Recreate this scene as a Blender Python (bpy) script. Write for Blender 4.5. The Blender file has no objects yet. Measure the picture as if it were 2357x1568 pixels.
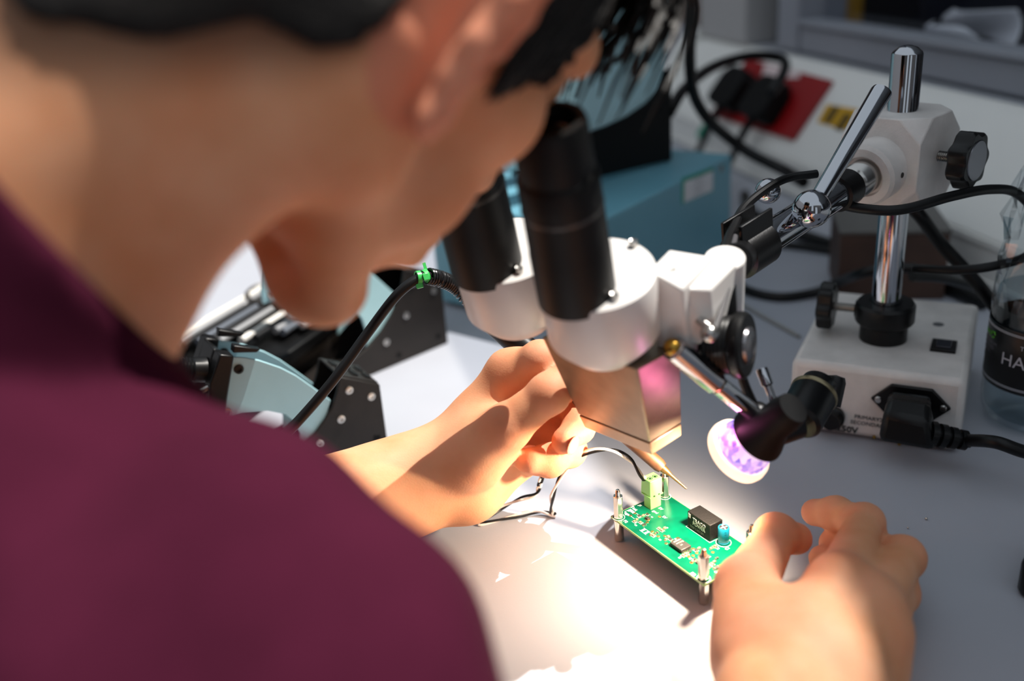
import bpy, math, random
import numpy as np
from mathutils import Vector, Matrix

random.seed(7)
rng = np.random.default_rng(7)
sc = bpy.context.scene
col = sc.collection
V = Vector

# ---------------------------------------------------------------- camera
F_PX, PITCH, ROLL, CAM_H = 2226.0, math.radians(23.9), math.radians(4.8), 0.36
CX, CY = 1178.5, 784.0
_f = V((0, math.cos(PITCH), -math.sin(PITCH)))
_r0 = V((1, 0, 0)); _u0 = _r0.cross(_f)
_r = _r0 * math.cos(ROLL) - _u0 * math.sin(ROLL)
_u = _r0 * math.sin(ROLL) + _u0 * math.cos(ROLL)
CAM = V((0, 0, CAM_H))
cd = bpy.data.cameras.new('camera')
cam = bpy.data.objects.new('camera', cd); col.objects.link(cam)
cam.matrix_world = Matrix(((_r.x, _u.x, -_f.x, 0), (_r.y, _u.y, -_f.y, 0), (_r.z, _u.z, -_f.z, CAM_H), (0, 0, 0, 1)))
cd.sensor_fit = 'HORIZONTAL'; cd.sensor_width = 36.0; cd.lens = 36.0 * F_PX / 2357.0
cd.clip_start = 0.01; cd.clip_end = 50
cd.dof.use_dof = True; cd.dof.focus_distance = 0.585
cd.dof.aperture_fstop = cd.lens / 11.0
sc.camera = cam

def ray(px, py): return _f + _r * ((px - CX) / F_PX) - _u * ((py - CY) / F_PX)
def at(px, py, z):                       # photo point at a height above the bench
    d = ray(px, py); return CAM + d * ((z - CAM_H) / d.z)
def atd(px, py, D): return CAM + ray(px, py) * D          # photo point at a depth
def on_plane(px, py, A, n):
    d = ray(px, py); return CAM + d * ((A - CAM).dot(n) / d.dot(n))

# ---------------------------------------------------------------- world, sun, exposure
w = bpy.data.worlds.new('world'); sc.world = w; w.use_nodes = True
bg = w.node_tree.nodes['Background']
bg.inputs[0].default_value = (0.82, 0.91, 1.0, 1); bg.inputs[1].default_value = 0.70
sd = bpy.data.lights.new('sun', 'SUN'); sd.energy = 7.5; sd.angle = math.radians(0.45); sd.color = (1.0, 0.95, 0.88)
sun = bpy.data.objects.new('sun', sd); col.objects.link(sun)
SUN = V((0.435, 0.176, 0.883)).normalized()
sun.rotation_euler = SUN.to_track_quat('Z', 'Y').to_euler()
vs = sc.view_settings
vs.view_transform = 'Standard'; vs.look = 'None'; vs.gamma = 1.0; vs.use_curve_mapping = False
vs.exposure = 0.0

# ---------------------------------------------------------------- materials
def lin(h):
    h = h.lstrip('#'); c = [int(h[i:i + 2], 16) / 255 for i in (0, 2, 4)]
    return [x / 12.92 if x <= 0.04045 else ((x + 0.055) / 1.055) ** 2.4 for x in c]
MATS = {}
def mat(name, color, rough=0.5, metal=0.0, var=0.0, vscale=40.0, bump=0.0, bscale=300.0, **kw):
    if name in MATS: return MATS[name]
    m = bpy.data.materials.new(name); m.use_nodes = True; MATS[name] = m
    nt = m.node_tree; b = nt.nodes['Principled BSDF']
    c = lin(color) if isinstance(color, str) else list(color)
    b.inputs['Base Color'].default_value = (*c, 1); b.inputs['Roughness'].default_value = rough; b.inputs['Metallic'].default_value = metal
    for k, v in kw.items():
        b.inputs[k.replace('_', ' ')].default_value = v
    tc = nt.nodes.new('ShaderNodeTexCoord')
    if var > 0:
        n = nt.nodes.new('ShaderNodeTexNoise'); n.inputs['Scale'].default_value = vscale; n.inputs['Detail'].default_value = 6
        r = nt.nodes.new('ShaderNodeValToRGB')
        r.color_ramp.elements[0].position = 0.3; r.color_ramp.elements[1].position = 0.7
        r.color_ramp.elements[0].color = (*[x * (1 - var) for x in c], 1); r.color_ramp.elements[1].color = (*[min(1, x * (1 + var * 0.5)) for x in c], 1)
        nt.links.new(tc.outputs['Object'], n.inputs['Vector']); nt.links.new(n.outputs['Fac'], r.inputs['Fac']); nt.links.new(r.outputs['Color'], b.inputs['Base Color'])
    if bump > 0:
        n = nt.nodes.new('ShaderNodeTexNoise'); n.inputs['Scale'].default_value = bscale; n.inputs['Detail'].default_value = 4
        bp = nt.nodes.new('ShaderNodeBump'); bp.inputs['Strength'].default_value = bump; bp.inputs['Distance'].default_value = 0.001
        nt.links.new(tc.outputs['Object'], n.inputs['Vector']); nt.links.new(n.outputs['Fac'], bp.inputs['Height']); nt.links.new(bp.outputs['Normal'], b.inputs['Normal'])
    return m
def emis(name, color, strength):
    m = mat(name, color, 0.4); b = m.node_tree.nodes['Principled BSDF']
    b.inputs['Emission Color'].default_value = (*(lin(color) if isinstance(color, str) else color), 1); b.inputs['Emission Strength'].default_value = strength
    return m
BENCH = mat('bench_laminate', '#a6a9b2', 0.42, var=0.05, vscale=9, bump=0.05, bscale=900)
WHITE = mat('white_plastic', '#e6e6e2', 0.45, var=0.06, vscale=6)
GREYF = mat('grey_frame', '#8f939c', 0.5, var=0.08, vscale=5)
ENAMEL = mat('white_enamel', '#d9d4d0', 0.42, var=0.12, vscale=60, bump=0.25, bscale=900)
SCOPEW = mat('scope_white', '#dfdcd9', 0.35, var=0.04, vscale=40)
BLACK = mat('black_plastic', '#0a0a0b', 0.35, Specular_IOR_Level=.3, bump=0.08, bscale=700)
BLACKM = mat('black_matte', '#060607', 0.6, Specular_IOR_Level=.2)
RUBBER = mat('black_rubber', '#09090a', 0.4, Specular_IOR_Level=.3)
HOLDB = mat('holder_black', '#201c1a', 0.45, Specular_IOR_Level=.3, var=0.25, vscale=50, bump=0.15, bscale=600)
CHROME = mat('chrome', '#b4b6bb', 0.06, 1.0)
STEEL = mat('steel', '#b9b6b2', 0.25, 1.0)
NICKEL = mat('nickel', '#cfc7bd', 0.16, 1.0)
BRASS = mat('brass', '#b08a3c', 0.3, 1.0)
SHIELD = mat('shield_metal', '#8d7a66', 0.38, 0.75, var=0.15, vscale=90, bump=0.1, bscale=200)
TEAL = mat('teal_enamel', '#72abbd', 0.4, var=0.06, vscale=12)
LBLUE = mat('pale_blue_plate', '#a9d3dc', 0.32, var=0.05, vscale=30)
GREEN = mat('green_plastic', '#7cc06c', 0.4)
TIEG = mat('green_nylon', '#3fbf5a', 0.35)
RED = mat('red_plastic', '#8f0a10', 0.4)
YELLOW = mat('yellow_label', '#c99a12', 0.5)
PAPER = mat('paper', '#e2e4e8', 0.6)
INK = mat('dark_ink', '#1b1a1a', 0.6)
SILK = mat('white_silk', '#e8efe8', 0.5)
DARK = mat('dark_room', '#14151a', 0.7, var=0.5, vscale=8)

def glassm(name, color, rough=0.02, ior=1.45, trans=1.0):
    return mat(name, color, rough, 0.0, Transmission_Weight=trans, IOR=ior)

# ---------------------------------------------------------------- mesh helpers
ORG = {}
def tag(o, label, cat, group=None, kind=None):
    if label: o['label'] = label
    if cat: o['category'] = cat
    if group: o['group'] = group
    if kind: o['kind'] = kind
    return o
def thing(name, loc, label, cat, group=None):
    o = bpy.data.objects.new(name, None); col.objects.link(o); o.empty_display_size = 0.01
    o.location = loc; ORG[o.name] = V(loc); tag(o, label, cat, group); return o
def basis(d):
    d = V(d).normalized(); a = V((0, 0, 1)) if abs(d.z) < 0.95 else V((1, 0, 0))
    x = a.cross(d).normalized(); return x, d.cross(x), d
def frame(o, x, y, z=None):
    x = V(x).normalized(); y = V(y).normalized(); z = V(z) if z is not None else x.cross(y)
    return Matrix(((x.x, y.x, z.x, o[0]), (x.y, y.y, z.y, o[1]), (x.z, y.z, z.z, o[2]), (0, 0, 0, 1)))
def spline(pts, n=8):
    P = [V(p) for p in pts]; P = [2 * P[0] - P[1]] + P + [2 * P[-1] - P[-2]]; out = []
    for i in range(1, len(P) - 2):
        p0, p1, p2, p3 = P[i - 1:i + 3]
        for k in range(n):
            t = k / n
            out.append(0.5 * ((2 * p1) + (p2 - p0) * t + (2 * p0 - 5 * p1 + 4 * p2 - p3) * t * t + (3 * p1 - p0 - 3 * p2 + p3) * t ** 3))
    out.append(P[-2]); return out
class MB:
    def __init__(s, M=None): s.v = []; s.f = []; s.M = M or Matrix()
    def add(s, vs_, fs):
        o = len(s.v); s.v += [s.M @ V(p) for p in vs_]; s.f += [tuple(i + o for i in f) for f in fs]; return s
    def box(s, c, size, ax=None):
        c = V(c); X, Y, Z = ax or (V((1, 0, 0)), V((0, 1, 0)), V((0, 0, 1))); h = [q / 2 for q in size]
        vs_ = [c + V(X) * (i * h[0]) + V(Y) * (j * h[1]) + V(Z) * (k * h[2]) for i in (-1, 1) for j in (-1, 1) for k in (-1, 1)]
        return s.add(vs_, [(0, 1, 3, 2), (4, 6, 7, 5), (0, 4, 5, 1), (2, 3, 7, 6), (0, 2, 6, 4), (1, 5, 7, 3)])
    def hexa(s, bot, top):
        n = len(bot); return s.add(list(bot) + list(top), [tuple(range(n))[::-1], tuple(range(n, 2 * n))] + [(i, (i + 1) % n, n + (i + 1) % n, n + i) for i in range(n)])
    def prism(s, poly, A, ex, ez, n, t):              # polygon in (ex, ez) at A, thickness t along n
        bot = [V(A) + V(ex) * a + V(ez) * b for a, b in poly]; return s.hexa(bot, [p + V(n) * t for p in bot])
    def lathe(s, prof, o, d, seg=32, xdir=None):      # prof: (radius, along)
        x, y, d = basis(d); o = V(o); vs_ = []; fs = []; rows = []
        for r, h in prof:
            if r < 1e-7: rows.append([len(vs_)]); vs_.append(o + d * h)
            else:
                rows.append(list(range(len(vs_), len(vs_) + seg)))
                vs_ += [o + d * h + (x * math.cos(2 * math.pi * k / seg) + y * math.sin(2 * math.pi * k / seg)) * r for k in range(seg)]
        for a, b in zip(rows, rows[1:]):
            for k in range(seg):
                q = (k + 1) % seg
                if len(a) == 1 and len(b) == 1: continue
                if len(a) == 1: fs.append((a[0], b[q], b[k]))
                elif len(b) == 1: fs.append((a[k], a[q], b[0]))
                else: fs.append((a[k], a[q], b[q], b[k]))
        return s.add(vs_, fs)
    def cyl(s, a, b, r1, r2=None, seg=24):
        a = V(a); b = V(b); L = (b - a).length; r2 = r1 if r2 is None else r2
        return s.lathe([(0, 0), (r1, 0), (r2, L), (0, L)], a, b - a, seg)
    def tube(s, pts, r, seg=10, n=8, raw=False):
        P = [V(p) for p in pts] if raw else spline(pts, n)
        m = len(P); rr = r if isinstance(r, (list, tuple)) else [r] * m
        if len(rr) != m: rr = [float(np.interp(i / (m - 1), np.linspace(0, 1, len(rr)), rr)) for i in range(m)]
        t0 = (P[1] - P[0]).normalized(); x, y, _ = basis(t0); vs_ = []; fs = []
        for i, p in enumerate(P):
            t = (P[min(i + 1, m - 1)] - P[max(i - 1, 0)]).normalized()
            x = (x - t * x.dot(t)).normalized(); y = t.cross(x)
            vs_ += [p + (x * math.cos(2 * math.pi * k / seg) + y * math.sin(2 * math.pi * k / seg)) * rr[i] for k in range(seg)]
        for i in range(m - 1):
            for k in range(seg):
                q = (k + 1) % seg; fs.append((i * seg + k, i * seg + q, (i + 1) * seg + q, (i + 1) * seg + k))
        fs.append(tuple(range(seg))[::-1]); fs.append(tuple(range((m - 1) * seg, m * seg)))
        return s.add(vs_, fs)
    def ball(s, c, r, ax=None, seg=20, rings=12):
        X, Y, Z = ax or (V((1, 0, 0)), V((0, 1, 0)), V((0, 0, 1))); r = (r, r, r) if isinstance(r, (int, float)) else r
        c = V(c); vs_ = [c - V(Z) * r[2]]; fs = []
        for i in range(1, rings):
            a = math.pi * i / rings - math.pi / 2
            for k in range(seg):
                b = 2 * math.pi * k / seg
                vs_.append(c + V(X) * (r[0] * math.cos(a) * math.cos(b)) + V(Y) * (r[1] * math.cos(a) * math.sin(b)) + V(Z) * (r[2] * math.sin(a)))
        vs_.append(c + V(Z) * r[2])
        for k in range(seg): fs.append((0, 1 + (k + 1) % seg, 1 + k))
        for i in range(rings - 2):
            for k in range(seg):
                q = (k + 1) % seg; fs.append((1 + i * seg + k, 1 + i * seg + q, 1 + (i + 1) * seg + q, 1 + (i + 1) * seg + k))
        L = len(vs_) - 1; o = 1 + (rings - 2) * seg
        for k in range(seg): fs.append((o + k, o + (k + 1) % seg, L))
        return s.add(vs_, fs)
    def build(s, name, material, parent=None, bev=0.0, smooth=True, ang=35, label=None):
        org = V((0, 0, 0))
        if parent is not None: org = ORG[parent.name]
        me = bpy.data.meshes.new(name); me.from_pydata([tuple(p - org) for p in s.v], [], s.f); me.update()
        return finish(name, me, material, parent, org, bev, smooth, ang, label)
def finish(name, me, material, parent, org, bev=0, smooth=True, ang=35, label=None):
    if smooth:
        me.shade_smooth()
        if ang: me.set_sharp_from_angle(angle=math.radians(ang))
    me.materials.append(material)
    o = bpy.data.objects.new(name, me); col.objects.link(o)
    if parent is not None: o.parent = parent
    ORG[o.name] = org
    if bev:
        b = o.modifiers.new('bevel', 'BEVEL'); b.width = bev; b.segments = 2; b.limit_method = 'ANGLE'; b.angle_limit = math.radians(40)
        b.harden_normals = False
    if label: o['label'] = label
    return o
def text(name, body, size, M, material, parent, align='LEFT', depth=0.00008, sx=1.0, warp=None, bold=0.0):
    cu = bpy.data.curves.new(name, 'FONT'); cu.body = body; cu.size = size; cu.extrude = depth; cu.align_x = align; cu.resolution_u = 2; cu.offset = bold
    t = bpy.data.objects.new(name, cu); col.objects.link(t)
    dg = bpy.context.evaluated_depsgraph_get(); me = bpy.data.meshes.new_from_object(t.evaluated_get(dg))
    bpy.data.objects.remove(t); bpy.data.curves.remove(cu)
    org = ORG[parent.name]
    for v in me.vertices:
        c = V((v.co.x * sx, v.co.y, v.co.z))
        v.co = (warp(c) if warp else M @ c) - org
    me.name = name; me.materials.clear()
    return finish(name, me, material, parent, org, 0, False)
def copy_tree(o, parent=None):
    c = o.copy(); col.objects.link(c); c.parent = parent; ORG[c.name] = ORG.get(o.name, V((0, 0, 0)))
    for ch in list(o.children): copy_tree(ch, c)
    return c
def ngon(r, n, ph=0): return [(r * math.cos(ph + 2 * math.pi * k / n), r * math.sin(ph + 2 * math.pi * k / n)) for k in range(n)]
UP = V((0, 0, 1))
def struct(o): o['kind'] = 'structure'; return o

# ================================================================= THE SETTING
WD = V((0.22, -0.975, 0)).normalized()      # along the right wall, toward the camera
WN = V((-0.975, -0.22, 0)).normalized()     # out of the wall, over the bench
W0 = V((0.515, 0.935, 0))                   # a point at the foot of the wall
def wp(s, out, z): return W0 + WD * s + WN * out + UP * z
m = MB(); m.hexa([wp(-1.6, 0.002, -0.035), wp(1.1, 0.002, -0.035), wp(1.1, 0.835, -0.035), wp(-1.6, 0.835, -0.035)],
                 [wp(-1.6, 0.002, 0), wp(1.1, 0.002, 0), wp(1.1, 0.835, 0), wp(-1.6, 0.835, 0)])
bench = m.build('workbench', BENCH, bev=0.002); tag(bench, 'white laminate workbench top everything stands on', 'workbench')
m = MB(); m.box((0, 0.6, -0.77), (6, 6, 0.04)); fl = struct(m.build('floor', mat('floor_vinyl', '#6d6f73', 0.5, var=0.1, vscale=4)))
# bench support panels down to the floor
m = MB()
m.hexa([wp(-1.55, 0.02, -0.75), wp(1.05, 0.02, -0.75), wp(1.05, 0.05, -0.75), wp(-1.55, 0.05, -0.75)], [wp(-1.55, 0.02, -0.035), wp(1.05, 0.02, -0.035), wp(1.05, 0.05, -0.035), wp(-1.55, 0.05, -0.035)])
m.build('bench_support', GREYF, bench)
ORG[bench.name] = V((0, 0, 0))
# sloped dado trunking along the wall
prof = [(0, 0.0), (0.085, 0.0), (0.085, 0.05), (0.02, 0.138), (0.0, 0.15)]
m = MB(); m.hexa([wp(-0.72, o, z) for o, z in prof], [wp(1.1, o, z) for o, z in prof])
trunk = struct(m.build('trim_1', WHITE, bev=0.003))
m = MB()
for o, z in ((0.0865, 0.006), (0.0865, 0.044)): m.box(wp(0.19, o - 0.001, z), (1.80, 0.004, 0.006), (WD, WN, UP))
m.build('cover_rib', WHITE, trunk)
m = MB(); m.hexa([wp(-0.75, o, z) for o, z in [(0, 0), (0.1, 0.0), (0.1, 0.055), (0.03, 0.15), (0, 0.16)]], [wp(-0.72, o, z) for o, z in [(0, 0), (0.1, 0.0), (0.1, 0.055), (0.03, 0.15), (0, 0.16)]])
m.build('end_cap', WHITE, trunk, bev=0.002)
# wall below and window frame above the trunking
m = MB(); m.hexa([wp(-1.6, -0.12, -0.75), wp(1.1, -0.12, -0.75), wp(1.1, 0, -0.75), wp(-1.6, 0, -0.75)], [wp(-1.6, -0.12, 0.15), wp(1.1, -0.12, 0.15), wp(1.1, 0, 0.15), wp(-1.6, 0, 0.15)])
struct(m.build('wall_right', mat('painted_wall', '#a3a6ad', 0.6, var=0.04, vscale=3)))
def wbox(m, s0, s1, o0, o1, z0, z1):
    q = [wp(s0, o0, 0), wp(s1, o0, 0), wp(s1, o1, 0), wp(s0, o1, 0)]
    return m.hexa([p + UP * z0 for p in q], [p + UP * z1 for p in q])
win = struct(wbox(MB(), -0.50, 1.1, -0.08, -0.01, 0.152, 0.188).build('window_1', GREYF, bev=0.004))
wbox(MB(), -0.495, -0.438, -0.08, -0.005, 0.152, 1.2).build('window_frame', GREYF, win, bev=0.004)
wbox(MB(), -0.56, -0.497, -0.08, -0.04, 0.15, 1.2).build('window_frame', mat('dark_gap', '#3b3d42', 0.6), win, bev=0.003)  # solid slab; the gap's darkness is put into its colour
wbox(MB(), -0.438, 1.1, -0.035, -0.003, 0.188, 0.196)  .build('window_bead', GREYF, win, bev=0.002)
wbox(MB(), -0.72, -0.562, -0.06, 0.01, 0.15, 1.2).build('window_post', mat('pale_post', '#a9a8a8', 0.5), win, bev=0.004)
wbox(MB(), -0.438, 1.1, -0.048, -0.044, 0.196, 1.2).build('window_pane', glassm('pane_glass', '#ffffff', 0.0, 1.01), win)
wbox(MB(), -1.6, -0.722, -0.1, -0.04, 0.15, 1.2).build('wall_panel', mat('brown_wall', '#6b5d55', 0.6, var=0.2, vscale=6), win)
# room behind the glazing; its dimness is put into near-black colours
back = wbox(MB(), -2.0, 1.8, -0.80, -0.76, 0.0, 2.46).build('wall_back', DARK); struct(back)  # height shaped to keep sun off the right of the bench
wbox(MB(), -0.9, 1.4, -0.76, -0.12, 0.12, 0.15).build('shelf_board', mat('shelf_dimmed', '#15161a', 0.8), back)
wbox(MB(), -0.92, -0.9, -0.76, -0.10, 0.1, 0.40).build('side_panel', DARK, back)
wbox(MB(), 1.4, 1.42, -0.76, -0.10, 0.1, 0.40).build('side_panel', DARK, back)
# unseen walls added for reflections in chrome and glazing; sun passes over the next room
m = MB(); m.box((-2.25, 0.5, 0.6), (0.1, 5.6, 2.7)); struct(m.build('wall_left_added', mat('room_wall', '#77797f', 0.7)))
m = MB(); m.box((-0.7, 3.35, 0.6), (3.0, 0.1, 2.7)); struct(m.build('wall_rear_added', mat('rear_wall', '#3c3a3b', 0.7)))  # dark wall added so the glazing mirrors something dim
m = MB()
for x0, x1, z0, z1 in ((-2.2, -0.8, -.75, 2.2), (-0.8, -0.2, -.75, 0.4), (-0.2, 0.4, -.75, 2.2), (0.4, 1.0, 1.5, 2.2), (1.0, 3.0, -.75, 2.2)):
    m.box(((x0 + x1) / 2, -2.34, (z0 + z1) / 2), (x1 - x0, .08, z1 - z0))
struct(m.build('wall_front_added', mat('dim_wall', '#4a494b', 0.7)))  # unseen; openings added as bright stripes for the chrome to mirror

# ================================================================= CIRCUIT BOARD
ZT, TB = 0.0165, 0.0016
def c3(x, y): return 1380 + x / 4.355, 1050 + y / 4.355
BL = at(*c3(112, 600), ZT); BF = at(*c3(1048, 1290), ZT)
E1 = (BF - BL).normalized(); E2 = V((-E1.y, E1.x, 0)); LB = (BF - BL).length; WB = 0.0425
def bp(u, v, z=0): return BL + E1 * u + E2 * v + UP * z
def uv(x, y, dz=0.0):
    p = at(*c3(x, y), ZT + dz) - BL; return p.dot(E1), p.dot(E2)
pcb = thing('circuit_board', (bp(LB / 2, WB / 2).x, bp(LB / 2, WB / 2).y, 0), 'green populated circuit board raised on four metal standoffs', 'circuit board')
mp = bpy.data.materials.new('solder_mask'); mp.use_nodes = True
nt = mp.node_tree; b = nt.nodes['Principled BSDF']; b.inputs['Roughness'].default_value = 0.22
tc = nt.nodes.new('ShaderNodeTexCoord'); vo = nt.nodes.new('ShaderNodeTexNoise'); vo.inputs['Scale'].default_value = 55
rp = nt.nodes.new('ShaderNodeValToRGB'); rp.color_ramp.elements[0].position = 0.42; rp.color_ramp.elements[1].position = 0.58
rp.color_ramp.elements[0].color = (0.0, 0.07, 0.036, 1); rp.color_ramp.elements[1].color = (0.0, 0.10, 0.05, 1)
nt.links.new(tc.outputs['Object'], vo.inputs['Vector']); nt.links.new(vo.outputs['Fac'], rp.inputs['Fac']); nt.links.new(rp.outputs['Color'], b.inputs['Base Color'])
FR4 = mat('board_edge', '#8fae6a', 0.5)
TIN = mat('solder_tin', '#d8d2c4', 0.25, 1.0); COPPER = mat('bare_copper', '#c98a4a', 0.35, 1.0)
CERAM = mat('ceramic_tan', '#a8825c', 0.4); CHIPB = mat('chip_black', '#2a2826', 0.45)
m = MB(); m.hexa([bp(0, 0, -TB + 0.0001), bp(LB, 0, -TB + 0.0001), bp(LB, WB, -TB + 0.0001), bp(0, WB, -TB + 0.0001)], [bp(0, 0, -0.0001), bp(LB, 0, -0.0001), bp(LB, WB, -0.0001), bp(0, WB, -0.0001)])
board = m.build('board', FR4, pcb)
m = MB(); e = 0.0003
for z0, z1 in ((-0.0001, 0.0), (-TB, -TB + 0.0001)):
    m.hexa([bp(e, e, z0), bp(LB - e, e, z0), bp(LB - e, WB - e, z0), bp(e, WB - e, z0)], [bp(e, e, z1), bp(LB - e, e, z1), bp(LB - e, WB - e, z1), bp(e, WB - e, z1)])
m.build('solder_mask', mp, board)
so_uv = [uv(190, 612), uv(1042, 1228), None, None]
iu = 0.5 * (so_uv[0][0] + LB - so_uv[1][0]); so_uv = [(iu, so_uv[0][1]), (LB - iu, so_uv[1][1]), (iu, WB - so_uv[0][1]), (LB - iu, WB - so_uv[1][1])]
for k, (u, v) in enumerate(so_uv):
    p = bp(u, v)
    hx = [(p + V((a, c, 0))) for a, c in ngon(0.0031, 6, 0.3 + k * 0.5)]
    s = MB().hexa([V((q.x, q.y, ZT)) for q in hx], [V((q.x, q.y, ZT + 0.0155)) for q in hx]).build('standoff', NICKEL, pcb, bev=0.0003)
    st = MB()
    st.lathe([(0, 0.0155), (0.0016, 0.0155), (0.0016, 0.016)] + [(0.0015 if q % 2 else 0.0013, 0.016 + q * 0.0003) for q in range(10)] + [(0.0010, 0.0198), (0, 0.02)], (p.x, p.y, ZT), UP, 14)
    st.build('threaded_stud', NICKEL, s)
    MB().lathe([(0, 0), (0.0027, 0), (0.0030, 0.0004), (0.0030, ZT - TB - 0.0003), (0.0027, ZT - TB), (0, ZT - TB)], (p.x, p.y, 0), UP, 6 if k % 2 else 20).build('standoff_foot', NICKEL, pcb)
    ring = MB(); ring.lathe([(0.0036, 0), (0.0036, 0.00006), (0.0039, 0.00006), (0.0039, 0)], (p.x, p.y, ZT), UP, 36).build('silkscreen_ring', SILK, board)
# pluggable terminal block J1
cb = [uv(443, 498), uv(518, 540), uv(613, 492)]
cu0, cv0 = cb[0][0], cb[0][1] * 0.5 + cb[1][1] * 0.5; cu1 = cb[1][0]; cv1 = cb[2][1]
tb = MB(); tb.hexa([bp(cu0, cv0, 0), bp(cu1, cv0, 0), bp(cu1, cv1, 0), bp(cu0, cv1, 0)], [bp(cu0, cv0, .0085), bp(cu1, cv0, .0085), bp(cu1, cv1, .0085), bp(cu0, cv1, .0085)])
tbo = tb.build('terminal_header', GREEN, pcb, bev=0.0002)
g = 0.0006; tp = MB(); tp.hexa([bp(cu0 - .0022, cv0 - g, .0087), bp(cu1 + g, cv0 - g, .0087), bp(cu1 + g, cv1 + g, .0087), bp(cu0 - .0022, cv1 + g, .0087)],
                     [bp(cu0 - .0012, cv0 - g, .0205), bp(cu1 + g, cv0 - g, .0205), bp(cu1 + g, cv1 + g, .0205), bp(cu0 - .0012, cv1 + g, .0205)])
tpo = tp.build('terminal_plug', GREEN, pcb, bev=0.0003)
MB().box(bp((cu0 + cu1) / 2, (cv0 + cv1) / 2, .0092), (cu1 - cu0 + .002, cv1 - cv0 + .0022, .0006), (E1, E2, UP)).build('plug_rib', GREEN, tpo)
for k in range(2):
    cc = bp(cu0 + (cu1 - cu0) * .55, cv0 + (cv1 - cv0) * (.28 + .46 * k), .0204)
    MB().lathe([(0.0016, 0.0), (0.0016, .00025), (.0013, .00025), (0.0012, -0.0002), (0, -0.0002)], cc, UP, 20).build('screw_hole', mat('hole_dark', '#1d3a1c', 0.6), tpo)
    MB().lathe([(0, 0.00005), (.0009, .00005), (.0009, .0001), (0, .0001)], cc, UP, 12).build('clamp_screw', STEEL, tpo)
    MB().box(bp(cu1 + g, cv0 + (cv1 - cv0) * (.28 + .46 * k), .0095), (.0008, .0012, .0008), (E1, E2, UP)).build('latch_window', mat('hole_dark', '#1d3a1c'), tpo)
# converter module
mu0, mv0 = uv(882, 706); mu1, _ = uv(1100, 862); MW = 0.0098; MH = 0.0112
md = MB(); md.hexa([bp(mu0, mv0, 0), bp(mu1, mv0, 0), bp(mu1, mv0 + MW, 0), bp(mu0, mv0 + MW, 0)], [bp(mu0, mv0, MH), bp(mu1, mv0, MH), bp(mu1, mv0 + MW, MH), bp(mu0, mv0 + MW, MH)])
mdo = md.build('converter_module', mat('module_black', '#0f0e0e', 0.55, Specular_IOR_Level=.25, bump=0.3, bscale=1500), pcb, bev=0.0004)
ML = mu1 - mu0
def mface(u, z): return frame(bp(mu0 + u, mv0 - 0.0001, z), E1, UP)
text('lettering', 'TRACO', 0.0034, mface(ML * .24, MH * .60), SILK, mdo, sx=.95)
text('lettering', 'POWER', 0.0034, mface(ML * .24, MH * .36), SILK, mdo, sx=.9)
text('lettering', 'TMV 1-0512M', 0.0021, mface(ML * .12, MH * .12), mat('dim_ink', '#6f7a70', .6), mdo, sx=.95)
for k, hh in ((0.07, .0030), (0.12, .0026)):
    q = mface(ML * k, MH * .66); MB(q).box((0, hh / 2, 0), (ML * .035, hh, 0.0001)).build('logo_bar', SILK, mdo)
o = MB()
for a, c in ((-.0006, 0),): o.box(bp((mu0 + mu1) / 2, mv0 - .0007, 0.00004), (ML + .0014, .00025, .00008), (E1, E2, UP)); o.box(bp(mu1 + .0007, mv0 + MW / 2, 0.00004), (.00025, MW + .0014, .00008), (E1, E2, UP)); o.box(bp(mu0 - .0007, mv0 + MW / 2, 0.00004), (.00025, MW + .0014, .00008), (E1, E2, UP))
o.build('silkscreen_outline', SILK, board)
# electrolytic capacitor
ku, kv = uv(1243, 866); kc = bp(ku, kv)
co = MB().lathe([(0, 0), (.0031, 0), (.0034, .0005), (.0034, .0011), (.0031, .0015), (.0033, .0019), (.0033, .0102), (.0031, .0107), (.0026, .0107)], kc, UP, 32).build('capacitor', mat('cap_blue', '#0f7f9b', .3), pcb)
MB().lathe([(.0028, .0107), (.0026, .01055), (0, .01055)], kc, UP, 32).build('can_top', STEEL, co)
x1 = MB()
for a in (0.3, 1.87): x1.box(kc + UP * .0106, (.0042, .0003, .00015), (V((math.cos(a), math.sin(a), 0)), V((-math.sin(a), math.cos(a), 0)), UP))
x1.build('vent_groove', PAPER, co)
MB().lathe([(.0042, 0), (.0042, .00006), (.0045, .00006), (.0045, 0)], kc, UP, 36).build('silkscreen_ring', SILK, board)
vw = (CAM - kc); a0 = math.atan2(vw.y, vw.x)
def capwarp(c):
    a = a0 + 0.1 + (c.y) / .0033; return kc + V((math.cos(a), math.sin(a), 0)) * .00335 + UP * (.0095 - c.x)
text('lettering', '4 9 1197', 0.0020, Matrix(), mat('cap_ink', '#08323d', .6), co, warp=capwarp)
# driver chip with pins
hu, hv = uv(812, 892, .0015); CLu, CLv = .0098, .0076
ch = MB(); ch.box(bp(hu, hv, .0013), (CLu, CLv, .0020), (E1, E2, UP)); cho = ch.build('chip', CHIPB, pcb, bev=0.0003)
for k in range(8):
    for s in (-1, 1):
        vv = hv - CLv / 2 + .0006 + k * (CLv - .0012) / 7
        p = MB(); u1 = hu + s * CLu / 2
        p.tube([bp(u1, vv, .0013), bp(u1 + s * .0006, vv, .0012), bp(u1 + s * .0009, vv, .0003), bp(u1 + s * .0016, vv, .0001)], .00022, seg=4, n=2)
        p.build('pin', TIN, cho)
text('lettering', 'BB68BD1', 0.0016, frame(bp(hu - .003, hv - .0022, .00231), E2, -E1), mat('chip_ink', '#8f8a84', .6), cho, sx=.9)
text('lettering', 'HMC27JJ', 0.0016, frame(bp(hu - .0008, hv - .0022, .00231), E2, -E1), mat('chip_ink', '#8f8a84'), cho, sx=.9)
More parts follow.
